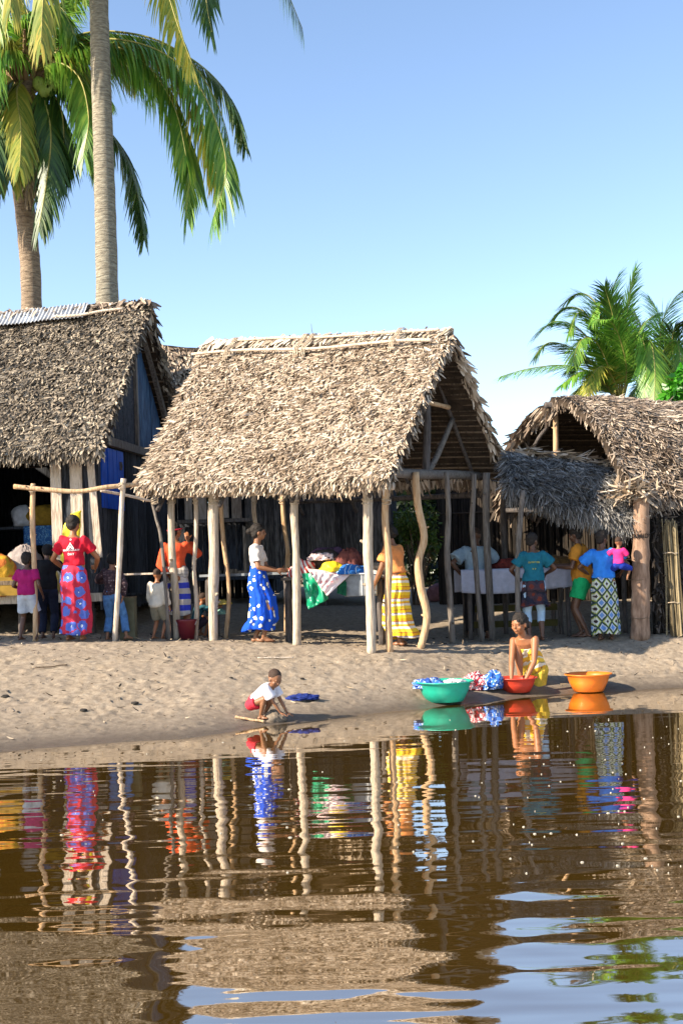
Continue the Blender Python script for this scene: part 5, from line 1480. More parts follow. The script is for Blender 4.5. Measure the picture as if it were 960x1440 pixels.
def hand(mb, W, hd, pn, H, curl, fine, k=1.0):
    hd = hd.normalized(); pn = (pn - hd * pn.dot(hd)).normalized(); lat = hd.cross(pn)
    rot = Matrix((hd, lat, pn)).transposed()
    mb.ell(W + hd * .030 * H * k, (.032 * H * k, .023 * H * k, .0105 * H * k), rot, 12, 8)
    r_ = .0058 * H * k
    for i, (o_, l_) in enumerate(((-.0165, .042), (-.0055, .048), (.0055, .045), (.0165, .035))):
        p = W + (hd * .050 + lat * o_) * H * k; d = (hd + lat * o_ * 7).normalized(); c_ = curl
        for q, fr_ in enumerate((.42, .32, .26)):
            d = (d * math.cos(c_) + pn * math.sin(c_)).normalized(); e = p + d * l_ * fr_ * H * k
            mb.cap(p, r_ * (1 - .1 * q), e, r_ * (.9 - .1 * q), 7); p = e; pnn = pn
    p = W + (hd * .018 - lat * .018) * H * k; d = (hd * .75 - lat * .75 + pn * .25).normalized()
    for l_ in (.024, .018):
        e = p + d * l_ * H * k; mb.cap(p, r_ * 1.15, e, r_, 7); p = e; d = (d + hd * .5 + pn * .3).normalized()

TORSO = [(-.16, .040, .040), (-.06, .082, .060), (.06, .098, .068), (.2, .092, .064), (.42, .072, .050), (.62, .076, .056), (.80, .085, .060), (.93, .082, .052), (1.01, .058, .038), (1.07, .034, .030)]

def person(label, loc, rz=0, H=1.6, pel=(0, 0, .52), th0=0, th1=0, tw=0, side=0, hyaw=0, hpitch=0, feet=None, fyaw=(8, -8), kpole=None,
           hands=None, epole=None, hdir=None, pn=None, curl=.35, skin='brown', wear=(), hair='short', hk=1.0, vox=.010, legk=1.0, fine=False, seed=0,
           female=True, bust=0, tk=1.0, face=True, limbk=1.0, footd=(0, 0), neckp=0, neckk=1.0):
    """metres are fractions of H except loc. side index 0 is local -X, 1 is local +X"""
    root = empty('person', loc, label, 'person', R(rz))
    P = Vector(pel) * H; T = .30 * H * tk
    def fr(t):
        q = min(1, max(0, t)); s_ = q * q * (3 - 2 * q)
        th = R(th0 + (th1 - th0) * s_); ya = R(tw * s_); sd_ = R(side * s_)
        u = Vector((math.sin(sd_), -math.sin(th) * math.cos(sd_), math.cos(th) * math.cos(sd_))).normalized()
        r = Vector((math.cos(ya), math.sin(ya), 0)); r = (r - u * r.dot(u)).normalized()
        return r, r.cross(u), u
    cache = {}
    def sp_(t):
        n_ = 24; p = P.copy()
        if t <= 0: return p + fr(0)[2] * T * t
        for i in range(n_): p = p + fr(t * (i + .5) / n_)[2] * T * t / n_
        return p
    def ring(t, rx, ry, n=20, ox=0.0, flat=1.0):
        r, f, u = fr(t); c = sp_(t) + f * ox
        out = []
        for q in range(n):
            a_ = 2 * math.pi * q / n; ca_, sa_ = math.cos(a_), math.sin(a_)
            out.append(c + r * (rx * ca_) + f * (ry * sa_))
        return out
    mb = MB()
    mw = 1.0 if female else .92
    tor = [(t, rx * (mw if t < .3 else (1.0 if female else 1.08)), ry) for t, rx, ry in TORSO]
    mb.rings([ring(t, rx * H, ry * H) for t, rx, ry in tor])
    # neck and head
    rC, fC, uC = fr(1)
    nb = sp_(1.0); np_ = R(neckp)
    un = (uC + fC * .22 + Vector((0, 0, 1)) * .5 + fC * math.sin(np_)).normalized()
    hc = nb + un * .052 * H * neckk + un * .062 * H * hk
    mb.cap(nb - un * .01 * H, .031 * H, nb + un * .075 * H, .028 * H * (hk ** .5), 12)
    ya = R(hyaw); hp = R(hpitch)
    f0 = Vector((fC.x, fC.y, 0)).normalized() if Vector((fC.x, fC.y, 0)).length > .1 else Vector((0, -1, 0))
    f1 = Matrix.Rotation(ya, 3, 'Z') @ f0
    fH = (f1 * math.cos(hp) + Vector((0, 0, -math.sin(hp)))).normalized()
    uH = (Vector((0, 0, math.cos(hp))) + f1 * math.sin(hp)).normalized()
    rH = uH.cross(fH).normalized(); rot = Matrix((rH, fH, uH)).transposed()
    hs = H * hk
    mb.ell(hc + uH * .010 * hs - fH * .006 * hs, (.046 * hs, .057 * hs, .055 * hs), rot, 18, 12)
    mb.ell(hc - uH * .022 * hs + fH * .014 * hs, (.037 * hs, .040 * hs, .042 * hs), rot, 16, 10)
    mb.ell(hc - uH * .048 * hs + fH * .032 * hs, (.018 * hs, .016 * hs, .014 * hs), rot, 10, 7)
    mb.ell(hc - uH * .012 * hs + fH * .054 * hs, (.0095 * hs, .012 * hs, .012 * hs), rot, 10, 7)
    mb.ell(hc + uH * .004 * hs + fH * .050 * hs, (.006 * hs, .008 * hs, .016 * hs), rot, 8, 6)
    mb.ell(hc - uH * .032 * hs + fH * .048 * hs, (.016 * hs, .009 * hs, .008 * hs), rot, 10, 6)
    for s_ in (-1, 1):
        mb.ell(hc + rH * s_ * .046 * hs - uH * .008 * hs, (.006 * hs, .012 * hs, .018 * hs), rot, 8, 6)
        mb.ell(hc + rH * s_ * .018 * hs + uH * .012 * hs + fH * .044 * hs, (.013 * hs, .008 * hs, .005 * hs), rot, 8, 6)
        mb.ell(hc + rH * s_ * .024 * hs - uH * .018 * hs + fH * .036 * hs, (.014 * hs, .012 * hs, .014 * hs), rot, 8, 6)
    # arms
    A1, A2 = .175 * H * limbk, .150 * H * limbk
    sh = []; el = []; wr = []
    hands = hands or [(-.15, -.03, .47), (.15, -.03, .47)]
    epole = epole or [(-.4, 1, -.2), (.4, 1, -.2)]
    rS, fS, uS = fr(.92)
    for i, s_ in enumerate((-1, 1)):
        S_ = sp_(.92) + rS * s_ * .088 * H * (1 if female else 1.12)
        E_, W_ = ik(S_, Vector(hands[i]) * H, A1, A2, epole[i])
        sh.append(S_); el.append(E_); wr.append(W_)
        mb.cap(S_, .030 * H, S_.lerp(E_, .35), .0275 * H, 12); mb.cap(S_.lerp(E_, .35), .0275 * H, E_, .021 * H, 12)
        mb.cap(E_, .021 * H, E_.lerp(W_, .3), .0215 * H, 12); mb.cap(E_.lerp(W_, .3), .0215 * H, W_, .0135 * H, 12)
        hd_ = Vector(hdir[i]) if hdir else (W_ - E_).normalized()
        pn_ = Vector(pn[i]) if pn else Vector((-s_, .0, -.2))
        hand(mb, W_, hd_, pn_, H, curl, fine, 1.0)
    # legs
    L1, L2 = .245 * H * legk, .245 * H * legk
    hip = []; kn = []; an = []
    feet = feet or [(-.055, .01, .042), (.055, .01, .042)]
    kpole = kpole or [(-.1, -1, 0), (.1, -1, 0)]
    r0, f0_, u0 = fr(0)
    for i, s_ in enumerate((-1, 1)):
        J = P + r0 * s_ * .052 * H - u0 * .02 * H
        K_, A_ = ik(J, Vector(feet[i]) * H, L1, L2, kpole[i])
        hip.append(J); kn.append(K_); an.append(A_)
        mb.cap(J, .052 * H, J.lerp(K_, .4), .046 * H, 14); mb.cap(J.lerp(K_, .4), .046 * H, K_, .031 * H, 14)
        cb_ = K_.lerp(A_, .3) + (K_ - A_).normalized().cross(Vector((1, 0, 0))) * 0
        mb.cap(K_, .030 * H, cb_, .0325 * H, 14); mb.cap(cb_, .0325 * H, A_, .0175 * H, 14)
        fy = R(fyaw[i]); fd_ = Vector((math.sin(fy) * 1, -math.cos(fy), 0)); lt_ = Vector((fd_.y, -fd_.x, 0))
        fp = R(footd[i])                                   # heel lifted
        sol = A_ + Vector((0, 0, -.026 * H))
        fdp = (fd_ * math.cos(fp) + Vector((0, 0, -math.sin(fp)))).normalized()
        up_ = fdp.cross(lt_) * -1
        if up_.z < 0: up_ = -up_
        rotf = Matrix((fdp, lt_, up_)).transposed()
        mb.ell(sol - fdp * .016 * H, (.024 * H, .019 * H, .017 * H), rotf, 12, 8)
        mb.cap(A_ + fdp * .005 * H, .019 * H, sol + fdp * .05 * H + up_ * .002 * H, .0145 * H, 10)
        mb.ell(sol + fdp * .050 * H - up_ * .002 * H, (.045 * H, .024 * H, .013 * H), rotf, 14, 8)
        for q, (o_, l_, rr) in enumerate(((-.018, .094, .0085), (-.008, .093, .0065), (.001, .090, .006), (.010, .085, .0055), (.018, .078, .005))):
            o2 = o_ * (1 if s_ > 0 else -1)
            mb.cap(sol + fdp * .065 * H + lt_ * o2 * H * -1 - up_ * .005 * H, rr * H * 1.05, sol + fdp * l_ * H + lt_ * o2 * H * -1.05 - up_ * .007 * H, rr * H, 7)
    me = remesh(mb, vox, 3)
    # eyes and lips join the same body mesh
    if face:
        n0 = len(me.vertices); q = MB()
        for s_ in (-1, 1):
            ec = hc + rH * s_ * .0185 * hs + uH * .001 * hs + fH * .0475 * hs
            q.ell(ec, (.0095 * hs, .005 * hs, .0045 * hs), rot, 12, 8, mi=1)
            q.ell(ec + fH * .0022 * hs, (.0042 * hs, .0038 * hs, .0042 * hs), rot, 10, 6, mi=2)
            q.ell(ec + uH * .012 * hs - fH * .001 * hs, (.0125 * hs, .005 * hs, .0020 * hs), rot, 10, 6, mi=2)
        q.ell(hc - uH * .0285 * hs + fH * .0535 * hs, (.0135 * hs, .0045 * hs, .0032 * hs), rot, 10, 6, mi=3)
        q.ell(hc - uH * .0345 * hs + fH * .0525 * hs, (.012 * hs, .0045 * hs, .0036 * hs), rot, 10, 6, mi=3)
        q.ell(hc - uH * .018 * hs + fH * .063 * hs + rH * .0045 * hs, (.002 * hs, .002 * hs, .0015 * hs), rot, 6, 4, mi=2)
        bm = bmesh.new(); bm.from_mesh(me); b0_ = [bm.verts.new(v_) for v_ in [Vector(p) for p in q.v]]
        for f_, mi_ in zip(q.f, q.m):
            try:
                ff = bm.faces.new([b0_[i] for i in f_]); ff.material_index = mi_; ff.smooth = True
            except ValueError: pass
        bm.to_mesh(me); bm.free()
    link('body', me, [SK[skin], EYE, PUP, LIP], root, smooth=True)
    # clothes
    for w_ in wear:
        kind = w_[0]; mat_ = w_[1]; o_ = w_[2] if len(w_) > 2 else {}
        c = MB(); e_ = o_.get('ease', .010) * H
        if kind in ('shirt', 'dress', 'strap_top'):
            b_ = o_.get('bottom', .12); top_ = o_.get('top', 1.0)
            ts = [b_ + (top_ - b_) * i / 9 for i in range(10)]
            rg = []
            for t in ts:
                rx = np.interp(t, [a[0] for a in tor], [a[1] for a in tor]); ry = np.interp(t, [a[0] for a in tor], [a[2] for a in tor])
                loose = o_.get('loose', .0) * (1 - (t - b_) / (top_ - b_)) * H
                rg.append(ring(t, rx * H + e_ + loose, ry * H + e_ + loose, 24))
            c.rings(rg)
            sl = o_.get('sleeve', .55)
            if bust:
                for s_ in (-1, 1):
                    c.ell(sp_(.68) + rS * s_ * .036 * H + fS * .048 * H, (.033 * H, .03 * H, .033 * H), nu=12, nv=8)
            if kind == 'shirt' and sl > 0:
                for i in (0, 1):
                    a0, a1, a2 = sh[i], el[i], wr[i]; ra = .031 * H + e_ * 1.0
                    c.ell(a0, (ra,) * 3, nu=12, nv=8)
                    if sl <= 1: c.tube([a0, a0.lerp(a1, sl)], [ra, ra * .92 + o_.get('flare', .006) * H], 14)
                    else:
                        c.tube([a0, a1], [ra, .0225 * H + e_], 14); c.ell(a1, (.0225 * H + e_,) * 3, nu=12, nv=8)
                        c.tube([a1, a1.lerp(a2, min(1, sl - 1))], [.0225 * H + e_, .017 * H + e_ * .8], 14)
            me = remesh(c, vox * 1.1, 2, o_.get('wob', .019) * H, 11, seed + 1)
            ob_ = link(o_.get('name', 'shirt'), me, mat_, root, smooth=True)
        elif kind == 'legs':                                  # shorts, trousers, leggings
            lf = o_.get('len', .6)
            rg = []
            for t, rx, ry in tor[:4]:
                rg.append(ring(t, rx * H + e_, ry * H + e_, 20))
            c.rings(rg)
            for i in (0, 1):
                a0, a1, a2 = hip[i], kn[i], an[i]; fl = o_.get('flare', .006) * H
                st_ = .053 * H + e_
                c.ell(a0, (st_,) * 3, nu=14, nv=8)
                if lf <= 1: c.tube([a0, a0.lerp(a1, lf * .5), a0.lerp(a1, lf)], [st_, .050 * H + e_, (.050 - .017 * lf) * H + e_ + fl], 16)
                else:
                    c.tube([a0, a0.lerp(a1, .5), a1], [st_, .046 * H + e_, .033 * H + e_], 16); c.ell(a1, (.033 * H + e_,) * 3, nu=14, nv=8)
                    c.tube([a1, a1.lerp(a2, min(.3, (lf - 1))), a1.lerp(a2, lf - 1)], [.033 * H + e_, .034 * H + e_, (.034 - .014 * (lf - 1)) * H + e_ + fl], 16)
            me = remesh(c, vox * 1.1, 2, .010 * H, 9, seed + 3)
            ob_ = link(o_.get('name', 'shorts'), me, mat_, root, smooth=True)
        elif kind == 'skirt':
            top_ = o_.get('top', .3); hem = o_.get('hem', .06); n = 72; hr = o_.get('r', (.115, .095)); fo = o_.get('fold', .006); kf = o_.get('k', 8)
            ac = (an[0] + an[1]) / 2; kc = (kn[0] + kn[1]) / 2; g_ = random.Random(seed); ph = [g_.uniform(0, 6) for _ in range(4)]
            pt = sp_(top_); r_, f_, u_ = fr(top_); sh_ = Vector(o_.get('shift', (0, 0, 0))) * H
            stat = [(pt, .074, .056, 0), (sp_(.12), .100, .080, .2), (P - Vector((0, 0, .05 * H)), .112, .094, .4)]
            for t in (.25, .5, .75, .9, 1.0):
                z_ = (P.z - .05 * H) * (1 - t) + hem * H * t
                c_ = (P - Vector((0, 0, .05 * H))).lerp(Vector((ac.x, ac.y, hem * H)), t); c_.z = z_
                if .2 < t < .8: c_.x = c_.x * .5 + (kc.x) * .5; c_.y = c_.y * .6 + kc.y * .4
                c_ = c_ + sh_ * t
                stat.append((c_, .112 + (hr[0] - .112) * t, .094 + (hr[1] - .094) * t, .4 + .6 * t))
            rg = []
            cs = [s_[0] for s_ in stat]; 
            dense = []
            for i in range(len(stat) - 1):
                for j in range(5):
                    t = j / 5; a = stat[i]; b = stat[i + 1]
                    dense.append((a[0].lerp(b[0], t), a[1] + (b[1] - a[1]) * t, a[2] + (b[2] - a[2]) * t, a[3] + (b[3] - a[3]) * t))
            dense.append(stat[-1])
            for i, (c_, rx, ry, fq) in enumerate(dense):
                rr = []
                for q in range(n):
                    a_ = 2 * math.pi * q / n; zf_ = i / len(dense)
                    w = fo * fq * (math.sin(kf * a_ + ph[0] + zf_ * 2) + .6 * math.sin((kf * 2 - 1) * a_ + ph[1] - zf_ * 3) + .5 * math.sin(3 * a_ + ph[2] + zf_ * 5))
                    w += .0022 * math.sin(zf_ * 40 + 4 * math.sin(a_ + ph[3]))
                    z_ = .008 * H * math.sin(a_ + ph[1]) * zf_ + (.012 * H * math.sin(2 * a_ + ph[2])) * zf_ ** 4
                    rr.append(c_ + r_ * ((rx + w) * H * math.cos(a_)) + Vector((f_.x, f_.y, 0)).normalized() * ((ry + w) * H * math.sin(a_)) + Vector((0, 0, z_)))
                rg.append(rr)
            c.rings(rg, caps=False)
            ob_ = c.build(o_.get('name', 'skirt'), mat_, root, smooth=True)
            md = ob_.modifiers.new('solid', 'SOLIDIFY'); md.thickness = .005
        elif kind == 'custom':                                # cloth over given joints
            for p0, r0_, p1, r1_ in o_['caps'](dict(P=P, hip=hip, kn=kn, an=an, sp=sp_, fr=fr, H=H, sh=sh)):
                c.cap(Vector(p0), r0_, Vector(p1), r1_, 16)
            me = remesh(c, vox, 3, o_.get('wob', .010) * H, 8, seed + 5)
            ob_ = link(o_.get('name', 'wrap'), me, mat_, root, smooth=True)
        elif kind == 'text':
            t_ = o_['t']; sgn = -1
            for tt_, lines in (('lettering', o_['lines']),):
                for (s_, sz_, dv) in lines:
                    r_, f_, u_ = fr(t_ + dv)
                    cpos = sp_(t_ + dv) - f_ * (np.interp(t_ + dv, [a[0] for a in tor], [a[2] for a in tor]) * H + o_.get('off', .022) * H)
                    xr = -r_; rotm = Matrix((xr, u_, -f_)).transposed().to_4x4()
                    tx_ = text_part(root, s_, sz_ * H, (0, 0, 0), (0, 0, 0), mat_, ext=.0015)
                    rad_ = .10 * H
                    for v_ in tx_.data.vertices:
                        a_ = v_.co.x / rad_; v_.co = Vector((math.sin(a_) * rad_, v_.co.y, (math.cos(a_) - 1) * rad_ * .75 + v_.co.z))
                    tx_.matrix_local = Matrix.Translation(cpos) @ rotm
    # hair
    if hair:
        c = MB()
        if hair in ('short', 'bun', 'tied', 'crop'):
            g_ = {'crop': .0012, 'tied': .005, 'bun': .006}.get(hair, .008)
            c.ell(hc + uH * (.018 + g_ * .3) * hs - fH * .011 * hs, ((.046 + g_) * hs, (.0545 + g_) * hs, (.050 + g_) * hs), rot, 20, 12)
            if hair != 'crop': c.ell(hc - uH * .014 * hs - fH * .026 * hs, (.045 * hs, .037 * hs, .042 * hs), rot, 16, 10)
            if hair == 'bun': c.ell(hc + uH * .005 * hs - fH * .078 * hs, (.026 * hs, .026 * hs, .028 * hs), rot, 14, 9)
            if hair == 'tied':
                for s_ in (-1, 0, 1): c.cap(hc + uH * .02 * hs - fH * .055 * hs + rH * s_ * .02 * hs, .016 * hs, hc - uH * .035 * hs - fH * .066 * hs + rH * s_ * .022 * hs, .010 * hs, 10)
            me = remesh(c, vox * .9, 1, .006 * hs if hair != 'crop' else .001, 40, seed)
            link('hair', me, SHAVED if hair == 'crop' else HAIR, root, smooth=True)
        elif hair == 'beanie':
            c.ell(hc + uH * .020 * hs - fH * .010 * hs, (.056 * hs, .064 * hs, .060 * hs), rot, 20, 12)
            c.ell(hc - uH * .008 * hs - fH * .020 * hs, (.053 * hs, .048 * hs, .040 * hs), rot, 16, 10)
            me = remesh(c, vox, 2, .004 * hs, 20, seed)
            link('beanie', me, C('black_knit', (.012, .011, .012), .3), root, smooth=True)
    return root, dict(P=P, hc=hc, wr=wr, sh=sh, el=el, kn=kn, an=an, hip=hip, rot=rot, fH=fH, uH=uH, rH=rH, sp=sp_, fr=fr)

tee_red = C('crimson_cotton', (.52, .012, .03), .15)
# boy in magenta at the left
person('small child in a magenta shirt and pale shorts, back turned, at the far left', foot(40, 15.35, 895), 172, 1.12, th1=6, hyaw=-15, hpitch=6, hk=1.18, skin='dark',
       feet=[(-.10, .0, .042), (.085, .03, .042)], hands=[(-.16, -.08, .52), (.13, -.14, .60)], female=False, seed=1,
       wear=[('shirt', C('magenta_cotton', (.30, .01, .10), .2), dict(sleeve=.6, bottom=.0, loose=.02, ease=.014)), ('legs', C('pale_grey_shorts', (.42, .45, .50), .15), dict(len=.75, ease=.014, flare=.016))], hair='short')
person('person in a black jacket and dark trousers bending over the hut counter', foot(68, 15.72, 890), 186, 1.30, pel=(0, 0, .50), th0=5, th1=24, hyaw=25, hpitch=15, hk=1.05, skin='dark',
       hands=[(-.14, -.24, .60), (.20, -.16, .56)], epole=[(-1, .6, -.2), (1, .6, -.2)], female=False, seed=2,
       wear=[('shirt', C('black_jacket', (.010, .010, .012), .3), dict(sleeve=1.9, bottom=.0, ease=.02)), ('legs', C('dark_denim', (.012, .016, .035), .3), dict(len=1.9, ease=.010))], hair='beanie')
# red shirt
floral = spots('red_blue_flower_wrap', 6.4, [(0, (.70, .72, .70)), (.15, (.05, .09, .40)), (.21, (.10, .15, .50)), (.47, (.50, .03, .06))], rand=.55)
rt, info = person('woman in a crimson shirt with white print and red and blue flowered wrap', foot(107, 15.25, 897), 177, 1.62, th1=3, hyaw=-20, hpitch=14, skin='warm', seed=3,
       hands=[(-.13, -.18, .575), (.12, -.16, .575)], epole=[(-1, .5, -.3), (1, .5, -.3)], hdir=[(.5, -1, .2), (-.5, -1, .2)], fyaw=(4, -4),
       wear=[('shirt', tee_red, dict(sleeve=.62, bottom=.26, ease=.010, flare=.012)), ('skirt', floral, dict(hem=.045, r=(.118, .10), top=.34, fold=.009)),
             ('text', C('white_print', (.8, .8, .78), .05), dict(t=.66, off=.017, lines=[('MADOROSATY', .021, -.02), ('DAY', .026, -.13), ('o', .03, .26)]))], hair='short')
mb = MB(); ac_ = info['sp'](.76); r_, f_, u_ = info['fr'](.76); bp_ = ac_ - f_ * (.060 * 1.62 + .0235 * 1.62)
for a_, b_ in (((-.045, -.03), (.006, .045)), ((.045, -.03), (-.006, .045)), ((-.018, -.03), (.0, .005)), ((.018, -.03), (.0, .005)), ((-.045, -.032), (-.02, -.032)), ((.045, -.032), (.02, -.032))):
    mb.beam(bp_ - r_ * a_[0] + u_ * a_[1], bp_ - r_ * b_[0] + u_ * b_[1], .010, .004, up=f_)
mb.build('tent_emblem', C('white_print_b', (.8, .8, .78), .05), rt)
# beanie boy
person('boy in a black beanie, dark speckled jacket and blue jeans', foot(160, 15.55, 897), 168, 1.12, th1=3, hyaw=20, hk=1.15, skin='brown', seed=4,
       feet=[(-.15, -.02, .042), (.07, .03, .042)], fyaw=(-40, 10), hands=[(-.14, .03, .50), (.20, -.24, .70)], epole=[(-1, .6, 0), (1, .2, -.6)], female=False,
       wear=[('shirt', spots('dark_speckled_jacket', 26, [(0, (.30, .26, .26)), (.16, (.07, .04, .045)), (.5, (.035, .022, .028))]), dict(sleeve=1.9, bottom=.02, ease=.016)), ('legs', C('blue_denim', (.07, .17, .36), .35), dict(len=1.8, ease=.014, flare=.012))], hair='beanie')
# cream child
person('smallest standing child in a long cream shirt and khaki shorts, back turned', foot(223, 15.95, 895), 160, .98, th1=2, hyaw=15, hk=1.22, skin='warm', seed=5, legk=.95, pel=(0, 0, .47),
       feet=[(-.05, -.02, .042), (.07, .02, .042)], hands=[(-.15, -.06, .44), (.13, -.10, .46)], female=False,
       wear=[('shirt', C('cream_jersey', (.62, .54, .44), .12), dict(sleeve=1.8, bottom=-.10, ease=.022, loose=.012)), ('legs', C('khaki_cloth', (.25, .22, .16), .15), dict(len=.85, ease=.014, flare=.01))], hair='crop')
# orange-red top
strp = stripes('blue_white_band_skirt', .155, [(0, (.55, .50, .46)), (.5, (.05, .07, .55))], 'Z', wob=.02)
rt, info = person('woman in an orange red cardigan and short blue and white banded skirt', foot(250, 16.35, 897), 176, 1.60, th1=4, hyaw=-35, hpitch=2, skin='warm', seed=6,
       feet=[(-.075, -.01, .042), (.045, .03, .042)], hands=[(-.085, -.155, .845), (.03, .10, .53)], epole=[(-.8, .1, -1), (1, .2, -.1)], hdir=[(.2, -.1, 1), (-1, .1, -.2)], pn=[(.3, -1, 0), (0, -1, 0)],
       wear=[('shirt', C('orange_red_knit', (.66, .085, .03), .14), dict(sleeve=1.86, bottom=.28, ease=.012)), ('skirt', strp, dict(hem=.20, r=(.108, .09), top=.3, fold=.004)),
             ('custom', stripes('grey_towel', .05, [(0, (.45, .42, .38)), (.6, (.34, .31, .28))], 'Z'), dict(name='towel', wob=.016, caps=lambda d: [(d['sp'](.22) + Vector((q[0], q[1], 0)), .035 * d['H'], d['sp'](.06) + Vector((q[0] * 1.1, q[1] * 1.1, 0)), .03 * d['H']) for q in [(math.cos(a) * .115, math.sin(a) * .075) for a in [i * math.pi / 6 for i in range(12)]]]))], hair='tied')
mb = MB(); mb.tube([info['hc'] + info['rot'] @ Vector((math.cos(a) * .066 * 1.6 * .9, math.sin(a) * .075 * 1.6 * .9 - .01, .02 + .02 * math.sin(a))) for a in [i * math.pi / 10 for i in range(21)]], .009, 6, caps=False)
mb.build('headband', C('red_band', (.55, .03, .06)), rt)
# crouching child in the shade
rt, info = person('child crouching in the shade behind the thin posts, holding a pale yellow cloth', foot(280, 16.9, 895), 120, .98, pel=(0, .06, .16), th0=10, th1=28, hk=1.2, skin='warm', seed=7,
       feet=[(-.09, -.06, .042), (.09, -.06, .042)], hands=[(-.10, -.30, .42), (.06, -.32, .44)], kpole=[(-.4, -1, .8), (.4, -1, .8)], female=False,
       wear=[('shirt', C('dark_teal_cloth', (.02, .08, .10), .3), dict(sleeve=.7, bottom=0, ease=.014)), ('legs', C('dark_shorts', (.03, .02, .03), .3), dict(len=.8))], hair='crop')
hp_ = Matrix.Rotation(R(120), 3, 'Z') @ ((info['wr'][0] + info['wr'][1]) / 2) + rt.location
crumple('yellow_cloth', hp_ + Vector((.06, -.02, .02)), (.13, .06, .05), C('pale_yellow_cloth', (.62, .48, .12)), 'pale yellow cloth held up by the crouching child', 'cloth', 61, .3, fine=.2)
crumple('mint_cloth', hp_ + Vector((.04, -.02, -.12)), (.07, .05, .06), C('mint_cloth', (.22, .40, .33)), 'small mint green cloth below the yellow one', 'cloth', 62, .3, fine=.2)
# blue flowered skirt
bluefl = spots('blue_white_flower_wrap', 10.5, [(0, (.45, .38, .12)), (.07, (.72, .72, .66)), (.27, (.0, .02, .14)), (.32, (.008, .07, .50))], rand=.75)
person('woman in a cream top and blue skirt with white flowers, seen from the side', foot(366, 15.55, 905), 84, 1.56, th0=-4, th1=2, hyaw=12, hpitch=2, skin='brown', seed=8, hk=1.02,
       feet=[(-.04, -.035, .042), (.04, .05, .042)], fyaw=(10, -20), hands=[(-.10, -.17, .60), (.055, -.19, .60)], epole=[(-.6, 1, -.5), (.6, 1, -.5)], hdir=[(.5, -1, .1), (-.4, -1, .1)], bust=1,
       wear=[('shirt', C('cream_knit', (.56, .50, .46), .1), dict(sleeve=.75, bottom=.36, ease=.008)), ('skirt', bluefl, dict(hem=.10, r=(.115, .135), top=.44, fold=.010, shift=(0, .0, 0)))], hair='bun')
# orange top, yellow stripes
ystr = stripes('yellow_striped_wrap', .30, [(0, (.68, .62, .50)), (.10, (.62, .09, .04)), (.13, (.72, .38, .02)), (.26, (.80, .52, .03)), (.40, (.72, .66, .56)), (.46, (.20, .16, .30)), (.49, (.74, .42, .02)), (.62, (.45, .12, .04)), (.65, (.80, .54, .04)), (.80, (.70, .64, .52)), (.90, (.70, .30, .03)), (.95, (.8, .5, .03))], 'Z', wob=.03)
person('woman in a light orange top and long yellow and white striped wrap', foot(562, 15.5, 905), -122, 1.60, th0=4, th1=12, hyaw=-8, hpitch=22, skin='brown', seed=9,
       feet=[(-.05, .0, .042), (.06, .04, .042)], hands=[(-.12, -.22, .56), (.10, -.17, .50)], epole=[(-1, .8, 0), (1, .8, 0)], bust=1,
       wear=[('shirt', C('apricot_cotton', (.68, .25, .08), .12), dict(sleeve=.62, bottom=.26, ease=.014, flare=.012)), ('skirt', ystr, dict(hem=.065, r=(.15, .125), top=.32, fold=.012, shift=(0, .02, 0)))], hair='tied')
# man in grey-blue shirt
person('man in a pale blue grey shirt and black trousers behind the crooked posts', foot(673, 17.25, 893), 176, 1.66, pel=(0, .0, .51), th0=2, th1=10, hyaw=-25, hpitch=30, skin='dark', seed=10, female=False,
       feet=[(-.08, 0, .042), (.08, 0.03, .042)], hands=[(-.08, -.24, .62), (.13, .01, .56)], epole=[(-1, .2, -.3), (1.0, .5, .1)],
       wear=[('shirt', C('pale_blue_grey_shirt', (.26, .34, .40), .12), dict(sleeve=.72, bottom=.0, ease=.02, flare=.018, loose=.01)), ('legs', C('black_trousers', (.012, .011, .012), .2), dict(len=1.9, ease=.012))], hair='crop')
# teal shirt
person('woman in a teal shirt with yellow print, dark wrap and light blue leggings', foot(752, 16.35, 892), 178, 1.50, th1=4, hyaw=-40, hpitch=10, skin='dark', seed=11,
       feet=[(-.07, -.03, .042), (.055, .02, .042)], hands=[(-.14, -.17, .62), (.14, -.15, .60)], epole=[(-1, .6, -.3), (1, .6, -.3)],
       wear=[('shirt', C('teal_cotton', (.012, .12, .17), .15), dict(sleeve=.65, bottom=.12, ease=.016, flare=.01)), ('legs', C('light_blue_leggings', (.36, .50, .66), .12), dict(len=1.45, ease=.006, flare=.002, name='leggings')),
             ('skirt', spots('dark_mottled_wrap', 7, [(0, (.14, .03, .02)), (.3, (.05, .03, .04)), (.55, (.02, .02, .035))]), dict(hem=.32, r=(.13, .11), top=.26, fold=.010)),
             ('text', C('yellow_print', (.50, .45, .05), .1), dict(t=.66, off=.024, lines=[('OUTFITTERS', .020, 0), ('* *', .03, -.22)]))], hair='short')
# ochre
person('person in an ochre shirt and green shorts standing sideways at the shaded stall', foot(820, 16.75, 890), -112, 1.58, th1=9, hyaw=0, hpitch=12, skin='dark', seed=12, female=False,
       feet=[(-.05, -.02, .042), (.06, .05, .042)], hands=[(-.10, -.25, .66), (.10, -.20, .64)], epole=[(-.5, .8, -.6), (.5, .8, -.6)],
       wear=[('shirt', C('ochre_cotton', (.42, .17, .02), .2), dict(sleeve=.62, bottom=-.12, ease=.022, loose=.012)), ('legs', C('green_cloth', (.01, .30, .10), .15), dict(len=.62, ease=.022, flare=.014))], hair='short')
mb_ = None
